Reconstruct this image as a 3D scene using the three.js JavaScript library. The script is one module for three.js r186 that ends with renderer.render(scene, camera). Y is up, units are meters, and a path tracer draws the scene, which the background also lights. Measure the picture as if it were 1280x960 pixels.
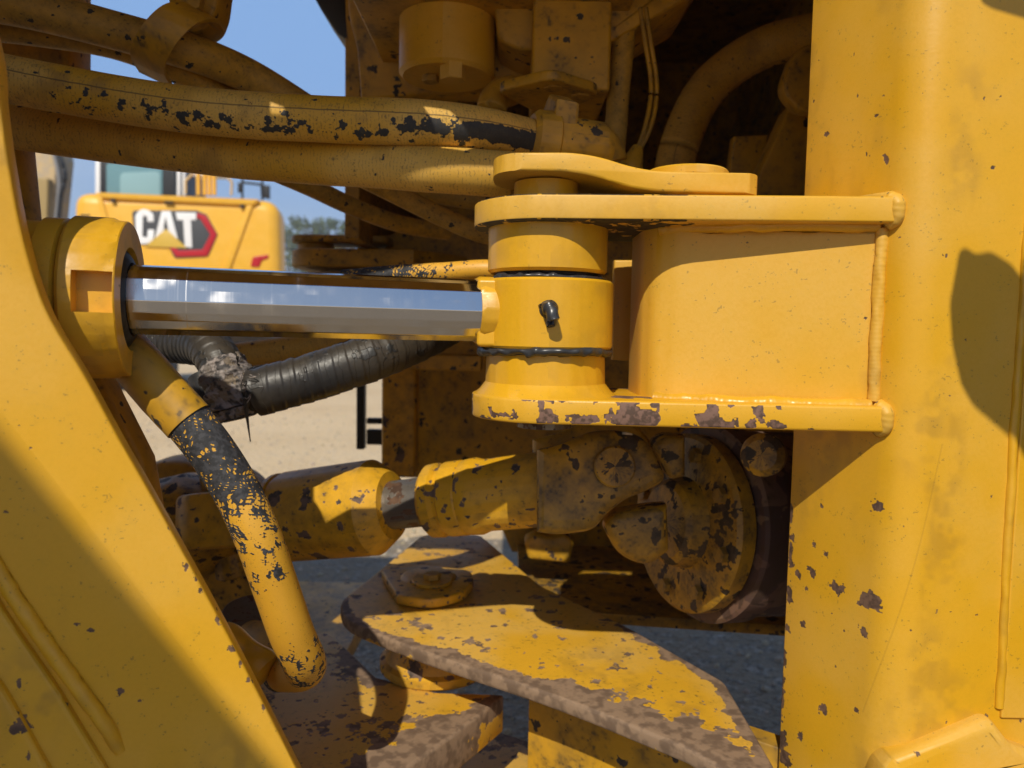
import * as THREE from 'three';
import { mergeGeometries, toCreasedNormals } from 'three/addons/utils/BufferGeometryUtils.js';
import { RoundedBoxGeometry } from 'three/addons/geometries/RoundedBoxGeometry.js';
import { Brush, Evaluator, SUBTRACTION } from 'three-bvh-csg';

// ───────────────────────── camera, sky, sun, exposure ─────────────────────────
const scene = new THREE.Scene();
const F = 928;                                   // focal length in pixels of a 1280 x 960 picture
const EYE = new THREE.Vector3(0, 1.12, 0);
const camera = new THREE.PerspectiveCamera(2 * Math.atan(480 / F) * 180 / Math.PI, 4 / 3, 0.02, 900);
camera.rotation.order = 'YXZ';
camera.position.copy(EYE);
camera.rotation.set(-0.07, 0, 0.018);
camera.focus = 0.74;
camera.userData.fStop = 5.6;
camera.updateMatrixWorld();

const SUN = new THREE.Vector3(-0.162, 0.695, 0.700).normalize();
const sun = new THREE.DirectionalLight(new THREE.Color().setRGB(1, 0.92, 0.77), 5.0);
sun.position.copy(SUN).multiplyScalar(12).add(new THREE.Vector3(0, 1, -1));
sun.target.position.set(0, 1, -1);
sun.castShadow = true; sun.shadow.radius = 1.0; sun.shadow.mapSize.set(4096, 4096);
Object.assign(sun.shadow.camera, { left: -5, right: 5, top: 5, bottom: -5, near: 0.5, far: 40 });
scene.add(sun, sun.target);

const renderer = new THREE.WebGLRenderer({ antialias: true });
renderer.toneMapping = THREE.LinearToneMapping;
renderer.toneMappingExposure = 0.82;
renderer.shadowMap.enabled = true;

// ───────────────────────── noise ─────────────────────────
function rng(seed) { let s = seed >>> 0; return () => { s = (s + 0x6D2B79F5) >>> 0; let t = Math.imul(s ^ (s >>> 15), 1 | s); t = (t + Math.imul(t ^ (t >>> 7), 61 | t)) ^ t; return ((t ^ (t >>> 14)) >>> 0) / 4294967296; }; }
const PERM = new Uint16Array(1024), RV = new Float32Array(512);
{ const r = rng(77); const p = [...Array(512).keys()]; for (let i = 511; i > 0; i--) { const j = Math.floor(r() * (i + 1)); [p[i], p[j]] = [p[j], p[i]]; } for (let i = 0; i < 1024; i++) PERM[i] = p[i & 511]; for (let i = 0; i < 512; i++) RV[i] = r(); }
function vn(x, y, px, py, s) {                    // value noise, periodic in px x py cells
  const ix = Math.floor(x), iy = Math.floor(y); let fx = x - ix, fy = y - iy;
  fx = fx * fx * (3 - 2 * fx); fy = fy * fy * (3 - 2 * fy);
  const x0 = ((ix % px) + px) % px, x1 = (x0 + 1) % px, y0 = ((iy % py) + py) % py, y1 = (y0 + 1) % py;
  const h = (a, b) => RV[PERM[(PERM[(a + s * 37) & 511] + b) & 511]];
  const a = h(x0, y0), b = h(x1, y0), c = h(x0, y1), d = h(x1, y1);
  return a + (b - a) * fx + (c - a + (a - b - c + d) * fx) * fy;
}
function fbm(u, v, cx, cy, oct, s) {              // u, v in 0..1; cx, cy cells of the first octave
  let a = 0.5, t = 0, n = 0;
  for (let o = 0; o < oct; o++) { t += a * vn(u * cx, v * cy, cx, cy, s + o * 5); n += a; a *= 0.55; cx *= 2; cy *= 2; }
  return t / n;
}
const sstep = (a, b, x) => { const t = Math.min(1, Math.max(0, (x - a) / (b - a))); return t * t * (3 - 2 * t); };
const toS = (c) => { c = Math.min(1, Math.max(0, c)); return c <= 0.0031308 ? c * 12.92 : 1.055 * Math.pow(c, 1 / 2.4) - 0.055; };
const LUT = new Uint8Array(4097); for (let i = 0; i <= 4096; i++) LUT[i] = Math.round(255 * toS(i / 4096));
const s8 = (c) => LUT[Math.min(4096, Math.max(0, Math.round(c * 4096)))];
const mix3 = (a, b, t) => [a[0] + (b[0] - a[0]) * t, a[1] + (b[1] - a[1]) * t, a[2] + (b[2] - a[2]) * t];

// sky: pale haze at the horizon, blue above, thin streaks of high cloud
{
  const W = 1024, H = 512, data = new Float32Array(W * H * 4);
  for (let j = 0; j < H; j++) {
    const el = ((j + 0.5) / H - 0.5) * Math.PI, t = Math.max(0, Math.sin(el));
        const c = mix3(mix3([0.46, 0.60, 0.80], [0.30, 0.52, 0.93], sstep(0.0, 0.32, t)), [0.07, 0.125, 0.29], sstep(0.36, 0.95, t));
    for (let i = 0; i < W; i++) {
      const cl = sstep(0.46, 0.80, fbm(i / W, j / H, 10, 18, 5, 3)) * (0.45 + 0.5 * sstep(0.05, 0.4, t)) * 0.9;
      const o = (j * W + i) * 4, cc = mix3(c, [0.58, 0.70, 0.88], cl);
      data[o] = cc[0]; data[o + 1] = cc[1]; data[o + 2] = cc[2]; data[o + 3] = 1;
    }
  }
  const t = new THREE.DataTexture(data, W, H, THREE.RGBAFormat, THREE.FloatType);
  t.mapping = THREE.EquirectangularReflectionMapping; t.magFilter = THREE.LinearFilter; t.needsUpdate = true;
  scene.background = t; scene.environment = t;
}

// ───────────────────────── pixels to places ─────────────────────────
const V = (x, y, z) => new THREE.Vector3(x, y, z);
const ray = (px, py) => V((px - 640) / F, -(py - 480) / F, -1).applyQuaternion(camera.quaternion);
const at = (px, py, d) => { const r = ray(px, py); return EYE.clone().addScaledVector(r, -d / r.z); };             // on the plane z = -d
const onY = (px, py, y) => { const r = ray(px, py); return EYE.clone().addScaledVector(r, (y - EYE.y) / r.y); };    // on a level plane
const onPlane = (px, py, p, n) => { const r = ray(px, py); return EYE.clone().addScaledVector(r, p.clone().sub(EYE).dot(n) / r.dot(n)); };

// ───────────────────────── textures and materials ─────────────────────────
function tex(buf, w, h, srgb, sx, sy, ox, oy) {
  const t = new THREE.DataTexture(buf, w, h, THREE.RGBAFormat);
  if (srgb) t.colorSpace = THREE.SRGBColorSpace;
  t.wrapS = t.wrapT = THREE.RepeatWrapping; t.magFilter = THREE.LinearFilter; t.minFilter = THREE.LinearMipmapLinearFilter; t.generateMipmaps = true;
  t.repeat.set(1 / sx, 1 / sy); t.offset.set(-ox / sx, -oy / sy); t.needsUpdate = true;
  return t;
}
const YEL = [0.68, 0.357, 0.011], DUST = [0.65, 0.43, 0.13], RUST = [0.165, 0.092, 0.055], RUST2 = [0.085, 0.047, 0.030], RUBBER = [0.022, 0.022, 0.024], GRIME = [0.06, 0.042, 0.022];
// paint over metal: cover(u, v) is how readily the paint has come off there; spots are [u, v, ru, rv, strength] in metres
function paint(o) {
  const { w = 0.4, h = 0.4, res = 1024, resY = Math.max(32, Math.round(res * h / w)), u0 = 0, v0 = 0, seed = 1, base = YEL, under = RUST, under2 = RUST2, cover = 0.1, spots = [], random = 0, rmin = 0.002, rmax = 0.006,
    cell = 0.02, dust = 0.3, grime = 0.1, rough = 0.42, bump = 0.0006, fleck = 0.5, smear = 0, fn, metal } = o;
  const W = res, H = resY, n = W * H, cov = new Float32Array(n), cfn = typeof cover === 'function';
  if (cfn) { for (let j = 0; j < H; j++) for (let i = 0; i < W; i++) cov[j * W + i] = cover(u0 + (i + 0.5) / W * w, v0 + (j + 0.5) / H * h); } else cov.fill(cover);
  const r = rng(seed * 991), all = spots.slice();
  for (let k = 0; k < random; k++) { const a = rmin + (rmax - rmin) * Math.pow(r(), 3); all.push([u0 + r() * w, v0 + r() * h, a * (0.6 + 0.8 * r()), a * (0.6 + 0.8 * r()), 0.75]); }
  for (const [su, sv, ru, rv, st] of all) {
    const ci = (su - u0) / w * W, cj = (sv - v0) / h * H, ri = ru / w * W * 1.5, rj = rv / h * H * 1.5;
    for (let j = Math.floor(cj - rj); j <= cj + rj; j++) for (let i = Math.floor(ci - ri); i <= ci + ri; i++) {
      const mi = i / W * w, mj = j / H * h, sr = 1.1 / Math.sqrt(ru * rv), q = Math.hypot((i - ci) / (ri / 1.5), (j - cj) / (rj / 1.5)) * (1 + 1.1 * (vn(mi * sr + su * 911, mj * sr + sv * 577, 8192, 8192, seed) - 0.5) + 0.6 * (vn(mi * sr * 3 + 9, mj * sr * 3 + 5, 8192, 8192, seed + 3) - 0.5)), jj = ((j % H) + H) % H, ii = ((i % W) + W) % W;
      if (q < 1.5) cov[jj * W + ii] += st * (1 - sstep(0.55, 1.45, q));
    }
  }
  const cx = Math.max(2, Math.round(w / cell)), cy = Math.max(2, Math.round(h / cell)), bx = Math.max(2, Math.round(w / 0.09)), by = Math.max(2, Math.round(h / 0.09));
  const A = new Uint8Array(n * 4), R = new Uint8Array(n * 4);      // R holds relief in red, roughness in green
  for (let j = 0; j < H; j++) for (let i = 0; i < W; i++) {
    const u = (i + 0.5) / W, v = (j + 0.5) / H, k = j * W + i;
    const nz = fbm(u, v, cx, cy, 4, seed), big = fbm(u, v, bx, by, 3, seed + 50), fine = fbm(u, v, cx * 5, cy * 5, 2, seed + 90);
    const lift = cov[k] - (nz * 0.85 + fine * 0.15) + 0.12, chip = sstep(0.0, 0.035, lift);
    let c = mix3(base, DUST, dust * sstep(0.30, 0.75, big) * (0.6 + 0.5 * fine));
    c = mix3(c, GRIME, grime * sstep(0.52, 0.85, 0.5 * nz + 0.5 * fine));
    const m = 0.93 + 0.14 * (0.5 * big + 0.5 * fine); c = [c[0] * m, c[1] * m * (0.985 + 0.03 * nz), c[2] * m];
    if (fleck && fine > 0.80 && nz > 0.60) c = mix3(c, GRIME, fleck);
    let ro = rough + 0.18 * (big - 0.4) + 0.1 * (fine - 0.5), bh = 0.72 + 0.10 * fine + 0.12 * (big - 0.5);
    if (smear) { const a = fbm(u, v, Math.max(2, Math.round(w / 0.05)), Math.max(2, Math.round(h / 0.16)), 4, seed + 130), b = fbm(u, v, Math.max(2, Math.round(w / 0.02)), Math.max(2, Math.round(h / 0.02)), 3, seed + 150); c = mix3(c, [0.20, 0.115, 0.03], smear * sstep(0.52, 0.78, a) * sstep(0.35, 0.65, b)); bh += 0.10 * (a - 0.5); }
    if (chip > 0) {
      const g = mix3(under, under2, sstep(0.35, 0.7, fbm(u, v, cx * 2, cy * 2, 3, seed + 20)));
      c = mix3(c, g, chip); ro += (0.72 - ro) * chip * (metal ? 0.3 : 1); bh -= 0.42 * chip - 0.12 * fine * chip;
    }
    if (fn) { const e = fn(u0 + u * w, v0 + v * h, c, nz, fine, big); if (e) { c = e.c ?? c; if (e.r !== undefined) ro = e.r; if (e.b !== undefined) bh += e.b; } }
    const q = k * 4;
    A[q] = s8(c[0]); A[q + 1] = s8(c[1]); A[q + 2] = s8(c[2]); A[q + 3] = 255;
    R[q] = R[q + 2] = Math.round(255 * Math.min(1, Math.max(0, bh))); R[q + 1] = Math.round(255 * Math.min(1, Math.max(0.05, ro))); R[q + 3] = 255;
  }
  const rb = tex(R, W, H, false, w, h, u0, v0);
  return new THREE.MeshStandardMaterial({ map: tex(A, W, H, true, w, h, u0, v0), roughnessMap: rb, roughness: 1, bumpMap: rb, bumpScale: bump, metalness: 0 });
}
const rgb = (r, g, b) => new THREE.Color().setRGB(r, g, b);
const plain = (c, rough = 0.5, metalness = 0, extra = {}) => new THREE.MeshStandardMaterial({ color: rgb(...c), roughness: rough, metalness, ...extra });

const M = {};
M.clean = paint({ seed: 1, smear: 0.30, w: 0.5, h: 0.5, cover: 0.0, random: 24, rmin: 0.0005, rmax: 0.0013, dust: 0.30, grime: 0.06, cell: 0.012, fleck: 0.35 });
M.bright = paint({ seed: 2, smear: 0.25, w: 0.3, h: 0.3, res: 768, cover: 0.0, random: 5, rmin: 0.0005, rmax: 0.0012, dust: 0.12, grime: 0.05, cell: 0.012, rough: 0.34, fleck: 0.2 });
M.dusty = paint({ seed: 3, smear: 0.22, w: 0.3, h: 0.3, res: 768, cover: 0.0, random: 10, rmin: 0.0005, rmax: 0.0016, dust: 0.5, grime: 0.1, cell: 0.012, rough: 0.5, fleck: 0.4 });
M.chip = paint({ seed: 4, w: 0.4, h: 0.4, cover: (u, v) => 0.10 + 0.16 * vn(u / 0.4 * 5, v / 0.4 * 5, 5, 5, 8), random: 85, rmin: 0.0015, rmax: 0.014, dust: 0.15, grime: 0.3, cell: 0.018, under: [0.17, 0.108, 0.080], under2: [0.06, 0.044, 0.036], rough: 0.42, bump: 0.0009, fn: (u, v, c, nz, fine, big) => ({ c: mix3(c, GRIME, 0.45 * sstep(0.38, 0.8, 0.5 * nz + 0.5 * big)) }) });
const dirt = (k) => (u, v, c, nz, fine, big) => ({ c: mix3(c, GRIME, k * sstep(0.25, 0.75, 0.55 * nz + 0.45 * big) * (0.7 + 0.4 * fine)) });
M.grimyShade = paint({ seed: 5, w: 0.6, h: 0.6, res: 1024, cover: (u, v) => 0.08 + 0.14 * vn(u * 10, v * 10, 6, 6, 4), random: 90, rmin: 0.001, rmax: 0.008, base: [0.60, 0.315, 0.012], under: [0.06, 0.045, 0.035], under2: [0.03, 0.024, 0.02], dust: 0.12, grime: 0.6, cell: 0.03, rough: 0.5, smear: 0.5, fn: dirt(0.5) });  // yellow with dirt, also darkened to stand in for shade on shaded parts
M.greasy = paint({ seed: 10, w: 0.5, h: 0.5, res: 768, cover: (u, v) => 0.10 + 0.26 * vn(u * 12, v * 12, 6, 6, 14), random: 130, rmin: 0.0015, rmax: 0.010, base: [0.60, 0.315, 0.012], under: [0.085, 0.052, 0.028], under2: [0.030, 0.021, 0.014], dust: 0.1, grime: 0.6, cell: 0.020, rough: 0.45, smear: 0.6, fn: dirt(0.8) });
M.rusty = paint({ seed: 6, w: 0.5, h: 0.5, res: 512, base: [0.16, 0.085, 0.06], under: [0.09, 0.05, 0.04], cover: 0.4, dust: 0.15, grime: 0.5, cell: 0.04, rough: 0.7 });
M.black = plain([0.016, 0.016, 0.018], 0.5);
M.dark = paint({ seed: 8, w: 0.5, h: 0.5, res: 512, base: [0.028, 0.025, 0.022], under: [0.015, 0.014, 0.014], cover: 0.2, dust: 0.08, grime: 0.3, cell: 0.04, rough: 0.6 });
M.chrome = plain([0.64, 0.63, 0.63], 0.07, 1);
M.steel = paint({ seed: 9, w: 0.2, h: 0.2, res: 512, base: [0.16, 0.145, 0.13], under: RUST, cover: 0.30, dust: 0.2, grime: 0.3, cell: 0.02, rough: 0.42 });
M.steel.metalness = 0.5;
M.grease = plain([0.05, 0.05, 0.052], 0.32, 0.35);
// chrome with hairline scratches round and along the rod, a faint band of oil film
{
  const W = 1024, H = 256, R = new Uint8Array(W * H * 4), B = new Uint8Array(W * H * 4);
  for (let j = 0; j < H; j++) for (let i = 0; i < W; i++) {
    const u = i / W, v = j / H, k = (j * W + i) * 4;
    const ring = vn(u * 400, 0.5, 400, 1, 3), ring2 = fbm(u, v, 60, 3, 3, 9), film = fbm(u, v, 9, 5, 4, 12), line = Math.abs(u - 0.365) < 0.0016 ? 1 : 0;
    const ro = 0.10 + 0.05 * Math.pow(ring, 6) + 0.16 * sstep(0.56, 0.8, film) + 0.06 * sstep(0.6, 0.9, ring2) + 0.12 * line;
    R[k] = R[k + 1] = R[k + 2] = 255 * ro; R[k + 3] = 255;
    B[k] = B[k + 1] = B[k + 2] = 128 + 20 * (ring2 - 0.5) + 40 * (film - 0.5) - 25 * line; B[k + 3] = 255;
  }
  M.chrome.roughness = 1; M.chrome.roughnessMap = tex(R, W, H, false, 0.36, 0.22, 0, 0); M.chrome.bumpMap = tex(B, W, H, false, 0.36, 0.22, 0, 0); M.chrome.bumpScale = 0.00004;
}
// hoses: paint on rubber, u along the hose, v round it
M.hose = paint({ seed: 11, w: 1.1, h: 0.161, res: 2048, resY: 320, u0: -0.05, v0: -0.06, base: [0.58, 0.31, 0.018], smear: 0.5, under: RUBBER, under2: [0.03, 0.028, 0.026], cell: 0.009, dust: 0.5, grime: 0.3, rough: 0.6, bump: 0.0007, random: 50, rmin: 0.0007, rmax: 0.0035,
  cover: (u, v) => { const k = ((v % 0.161) + 0.161) % 0.161, q = Math.abs(k - 0.115); return 0.13 + 0.50 * (1 - sstep(0.005, 0.015, q)) * sstep(0.44, 0.60, u) + 0.22 * (1 - sstep(0.004, 0.022, Math.abs(k - 0.122))) * sstep(0.0, 0.25, u); },
  fn: (u, v, c, nz, fine) => { const k = ((v % 0.161) + 0.161) % 0.161, crack = Math.pow(0.5 + 0.5 * Math.sin(u * 1500 + nz * 9), 14) * sstep(0.45, 0.6, fine), line = 1 - sstep(0.0004, 0.001, Math.abs(k - 0.104 + 0.001 * nz)); return { c: mix3(c, GRIME, Math.max(0.55 * crack, 0.75 * line)), b: -0.25 * crack - 0.5 * line }; } });
M.hoseFlake = paint({ seed: 12, w: 0.46, h: 0.129, res: 2048, base: [0.70, 0.36, 0.028], under: RUBBER, under2: [0.05, 0.05, 0.055], cell: 0.007, dust: 0.15, grime: 0.12, rough: 0.48, bump: 0.0009,
  cover: (u, v) => {                               // flaked in oblong scales, nearly bare at the top end, again near the low bend
    const a = 0.26 * (1 - sstep(0.075, 0.12, u)) + 0.22 * (1 - sstep(0.12, 0.21, u)), b = 0.20 * sstep(0.235, 0.26, u) * (1 - sstep(0.30, 0.33, u)) + 0.10 * (1 - sstep(0.0, 0.02, Math.abs(u - 0.17)));
    const j1 = 0.012 * vn(u * 80, v * 80, 999, 999, 3), j2 = 0.012 * vn(u * 60, v * 60, 999, 999, 6), p = u * 0.9 + v * 0.45 + j1, q = u * 0.45 - v * 0.9 + j2, weave = Math.max(Math.sin(p * 1500), Math.sin(q * 1150));
    return 0.11 + a + b + 0.14 * (weave - 0.3) * Math.min(1, (a + b) * 4);
  } });
M.hoseThin = paint({ seed: 13, w: 0.3, h: 0.09, res: 1024, base: [0.58, 0.31, 0.018], under: RUBBER, under2: [0.03, 0.028, 0.026], cover: 0.15, cell: 0.012, dust: 0.3, grime: 0.45, rough: 0.6, random: 24, rmin: 0.001, rmax: 0.005, fn: dirt(0.5) });
M.rubber = paint({ seed: 14, w: 0.3, h: 0.1, res: 512, base: RUBBER, under: [0.03, 0.028, 0.026], cover: 0.2, dust: 0.05, grime: 0, cell: 0.02, rough: 0.55 });
// black vinyl tape wound round a hose
M.tape = paint({ seed: 15, w: 0.30, h: 0.18, res: 1024, base: [0.020, 0.020, 0.022], under: [0.035, 0.033, 0.032], under2: [0.02, 0.02, 0.02], cover: 0.24, dust: 0.06, grime: 0, cell: 0.02, rough: 0.33, bump: 0.0014, fleck: 0,
  fn: (u, v, c, nz, fine, big) => { const p = (u * 62 + v / 0.18 + 0.5 * nz) % 1; return { b: -0.35 * p + 0.25 * nz, r: 0.27 + 0.25 * big + 0.12 * fine }; } });
M.fabric = paint({ seed: 16, w: 0.12, h: 0.12, res: 512, base: [0.17, 0.145, 0.13], under: [0.30, 0.26, 0.24], under2: [0.05, 0.045, 0.045], cover: 0.42, dust: 0.15, grime: 0.4, cell: 0.012, rough: 0.95, bump: 0.003 });

// ───────────────────────── geometry helpers ─────────────────────────
function boxUV(g) {                               // uv in metres from the face's main direction
  g = g.index ? g.toNonIndexed() : g;
  const p = g.attributes.position, n = p.count, uv = new Float32Array(n * 2), a = V(), b = V(), c = V(), e = V();
  for (let i = 0; i < n; i += 3) {
    a.fromBufferAttribute(p, i); b.fromBufferAttribute(p, i + 1); c.fromBufferAttribute(p, i + 2);
    e.copy(b).sub(a).cross(c.clone().sub(a)); const x = Math.abs(e.x), y = Math.abs(e.y), z = Math.abs(e.z);
    [a, b, c].forEach((q, k) => { const s = x > y && x > z ? [q.z, q.y] : y > z ? [q.x, q.z] : [q.x, q.y]; uv[(i + k) * 2] = s[0]; uv[(i + k) * 2 + 1] = s[1]; });
  }
  g.setAttribute('uv', new THREE.BufferAttribute(uv, 2));
  return g;
}
const crease = (g, a = 0.7) => toCreasedNormals(g, a);
function roundPoly(pts, r) {                      // pts [[x, y, radius?]] to a Shape with rounded corners
  const s = new THREE.Shape(), n = pts.length, out = [];
  for (let i = 0; i < n; i++) {
    const p = pts[i], a = pts[(i + n - 1) % n], b = pts[(i + 1) % n], rr = p[2] ?? r;
    const la = Math.hypot(a[0] - p[0], a[1] - p[1]), lb = Math.hypot(b[0] - p[0], b[1] - p[1]), q = Math.min(rr, la * 0.49, lb * 0.49);
    if (q < 1e-4) { out.push([p[0], p[1]]); continue; }
    const A = [p[0] + (a[0] - p[0]) / la * q, p[1] + (a[1] - p[1]) / la * q], B = [p[0] + (b[0] - p[0]) / lb * q, p[1] + (b[1] - p[1]) / lb * q];
    for (let k = 0; k <= 8; k++) { const t = k / 8, m = 1 - t; out.push([m * m * A[0] + 2 * m * t * p[0] + t * t * B[0], m * m * A[1] + 2 * m * t * p[1] + t * t * B[1]]); }
  }
  out.forEach(([x, y], i) => i ? s.lineTo(x, y) : s.moveTo(x, y)); s.closePath();
  return s;
}
function extrude(shape, h, bev = 0.002, seg = 3) {
  return new THREE.ExtrudeGeometry(shape, { depth: h - 2 * bev, bevelEnabled: bev > 0, bevelSize: bev, bevelThickness: bev, bevelOffset: -bev, bevelSegments: seg, curveSegments: 24 }).translate(0, 0, bev);
}
// a level plate: plan outline [[x, depth]], between heights y0 and y1
function slab(plan, y0, y1, bev = 0.002, r = 0) {
  const s = plan instanceof THREE.Shape ? plan : roundPoly(plan, r);
  return boxUV(crease(extrude(s, y1 - y0, bev).rotateX(-Math.PI / 2).translate(0, y0, 0)));
}
function planar(g) { const p = g.attributes.position, uv = g.attributes.uv; const n = g.attributes.normal; let top = -9; for (let i = 0; i < p.count; i++) top = Math.max(top, p.getY(i)); for (let i = 0; i < p.count; i++) { const h = top - p.getY(i), q = Math.hypot(n.getX(i), n.getZ(i)), k = q > 0.3 ? 0.9 * h / q : 0; uv.setXY(i, p.getX(i) + n.getX(i) * k, p.getZ(i) + n.getZ(i) * k); } return g; }
// an upright plate: outline in (u, v) from origin O, front face at O, thickness t behind it
function plate(O, U, Vv, outline, t, bev = 0.002, r = 0) {
  const N = U.clone().cross(Vv).normalize(), s = outline instanceof THREE.Shape ? outline : roundPoly(outline, r);
  const g = boxUV(crease(extrude(s, t, bev).translate(0, 0, -t)));
  return g.applyMatrix4(new THREE.Matrix4().makeBasis(U, Vv, N).setPosition(O));
}
// an upright plate whose outline is given by pixels on the plane through O
function platePx(O, U, px, t, bev = 0.002, r = 0, Vv = V(0, 1, 0)) {
  const N = U.clone().cross(Vv).normalize();
  return plate(O, U, Vv, px.map(([x, y, q]) => { const p = onPlane(x, y, O, N).sub(O); return [p.dot(U), p.dot(Vv), q]; }), t, bev, r);
}
const UX = V(1, 0, 0), UY = V(0, 1, 0);
// a plate facing the camera squarely, outline by pixels, front face at depth d
const wall = (px, d, t, bev, r) => platePx(at(640, 480, d), UX, px, t, bev, r);
function box(a, b, bev = 0.003) { const s = b.clone().sub(a); return boxUV(new RoundedBoxGeometry(Math.abs(s.x), Math.abs(s.y), Math.abs(s.z), 2, bev).translate((a.x + b.x) / 2, (a.y + b.y) / 2, (a.z + b.z) / 2)); }
// a turned part: profile [[along, radius]] from O along dir, uv in metres (along, round)
function turned(profile, O, dir, seg = 64, cr = 0.6) {
  const g0 = new THREE.LatheGeometry(profile.map(([a, r]) => new THREE.Vector2(Math.max(r, 0), a)), seg);
  let len = 0; const acc = profile.map((p, i) => i ? (len += Math.hypot(p[0] - profile[i - 1][0], p[1] - profile[i - 1][1])) : 0), rm = Math.max(...profile.map((p) => p[1]));
  const uv = g0.attributes.uv, np = profile.length;
  for (let i = 0; i < uv.count; i++) uv.setXY(i, acc[i % np], Math.floor(i / np) / seg * 6.2832 * rm);
  const g = crease(g0, cr);
  return g.applyQuaternion(new THREE.Quaternion().setFromUnitVectors(UY, dir.clone().normalize())).translate(O.x, O.y, O.z);
}
const disc = (O, dir, r, h, bev = 0.002, seg = 56) => turned([[0, 0], [0, r - bev], [bev, r], [h - bev, r], [h, r - bev], [h, 0]], O, dir, seg);
function hexBolt(O, dir, r, h) {
  const s = new THREE.Shape(); for (let i = 0; i < 6; i++) { const a = i / 6 * 6.2832 + 0.3; i ? s.lineTo(r * Math.cos(a), r * Math.sin(a)) : s.moveTo(r * Math.cos(a), r * Math.sin(a)); } s.closePath();
  return boxUV(extrude(s, h, r * 0.1, 2)).applyQuaternion(new THREE.Quaternion().setFromUnitVectors(V(0, 0, 1), dir.clone().normalize())).translate(O.x, O.y, O.z);
}
// a hose or bead along points; rad may be a function of (t, angle)
function tube(pts, rad, o = {}) {
  const { n = Math.max(24, pts.length * 14), seg = 28, caps = true, tension = 0.5, v0 = 0 } = o;
  const curve = pts.isCurve ? pts : new THREE.CatmullRomCurve3(pts, false, 'centripetal', tension), fr = curve.computeFrenetFrames(n, false), L = curve.getLength();
  const up = V(0, 1, 0), P = [], N = [], T = [], I = [], f = typeof rad === 'function' ? rad : () => rad, r0 = f(0.5, 0);
  for (let i = 0; i <= n; i++) {
    const t = i / n, c = curve.getPointAt(t), tan = fr.tangents[i];
    let b = up.clone().addScaledVector(tan, -up.dot(tan)); if (o.frenet || b.length() < 0.25) b = fr.normals[i].clone(); b.normalize();
    const s = tan.clone().cross(b);
    for (let j = 0; j <= seg; j++) {
      const a = j / seg * 6.28318, d = b.clone().multiplyScalar(Math.cos(a)).addScaledVector(s, Math.sin(a)), r = f(t, a);
      P.push(c.x + d.x * r, c.y + d.y * r, c.z + d.z * r); T.push(t * L, v0 + a * r0);
      if (i < n && j < seg) { const q = i * (seg + 1) + j; I.push(q, q + seg + 1, q + 1, q + 1, q + seg + 1, q + seg + 2); }
    }
  }
  const g = new THREE.BufferGeometry(); g.setAttribute('position', new THREE.Float32BufferAttribute(P, 3)); g.setAttribute('uv', new THREE.Float32BufferAttribute(T, 2)); g.setIndex(I); g.computeVertexNormals();
  { const m = g.attributes.normal; for (let i = 0; i <= n; i++) { const a = i * (seg + 1), b = a + seg, v = V().fromBufferAttribute(m, a).add(V().fromBufferAttribute(m, b)).normalize(); m.setXYZ(a, v.x, v.y, v.z); m.setXYZ(b, v.x, v.y, v.z); } }
  const list = [g.toNonIndexed()];
  if (caps) for (const t of [0, 1]) {
    const c = curve.getPointAt(t), tan = curve.getTangentAt(t).multiplyScalar(t ? 1 : -1), r = f(t, 0);
    list.push(turned([[-r * 0.05, r * 0.96], [r * 0.06, r * 0.8], [r * 0.1, 0]], c, tan, 24));
  }
  return mergeGeometries(list.map((q) => { const k = q.index ? q.toNonIndexed() : q; for (const nm of Object.keys(k.attributes)) if (!['position', 'normal', 'uv'].includes(nm)) k.deleteAttribute(nm); return k; }));
}
const pxs = (list) => list.map(([x, y, d]) => at(x, y, d));
const hz = (a) => { const s = Math.sin(a * 127.1) * 43758.5453; return s - Math.floor(s); };
// a weld bead: ripples along its length
const bead = (pts, r, L = new THREE.CatmullRomCurve3(pts).getLength()) => tube(pts, (t, a) => r * (1 + 0.012 * Math.sin(t * L * 1500 + 5 * vn(t * L * 90, 1, 999, 999, 2)) + 0.34 * (vn(t * L * 70, a * 0.9, 4096, 4096, 7) - 0.5) + 0.10 * (vn(t * L * 260, a * 2, 4096, 4096, 17) - 0.5)), { n: 150, seg: 16, frenet: true });

// ───────────────────────── objects ─────────────────────────
const names = new Map();
function numbered(n) { const k = names.get(n) ?? 0; names.set(n, k + 1); return k ? n + '_' + String(k).padStart(3, '0') : n; }
function mesh(name, g, m, parent) { const o = new THREE.Mesh(g, m); o.name = name; o.castShadow = o.receiveShadow = true; parent.add(o); return o; }
function thing(name, label, category, group) { const o = new THREE.Group(); o.name = numbered(name); o.userData = { label, category }; if (group) o.userData.group = group; scene.add(o); return o; }
function single(name, g, m, label, category, group) { const o = mesh(numbered(name), g, m, scene); o.userData = { label, category }; if (group) o.userData.group = group; return o; }
function settle(o) {                              // moves a thing's origin to its base
  const b = new THREE.Box3().setFromObject(o), p = V((b.min.x + b.max.x) / 2, b.min.y, (b.min.z + b.max.z) / 2);
  o.children.forEach((c) => c.position.sub(p)); o.position.copy(p);
}

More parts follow.
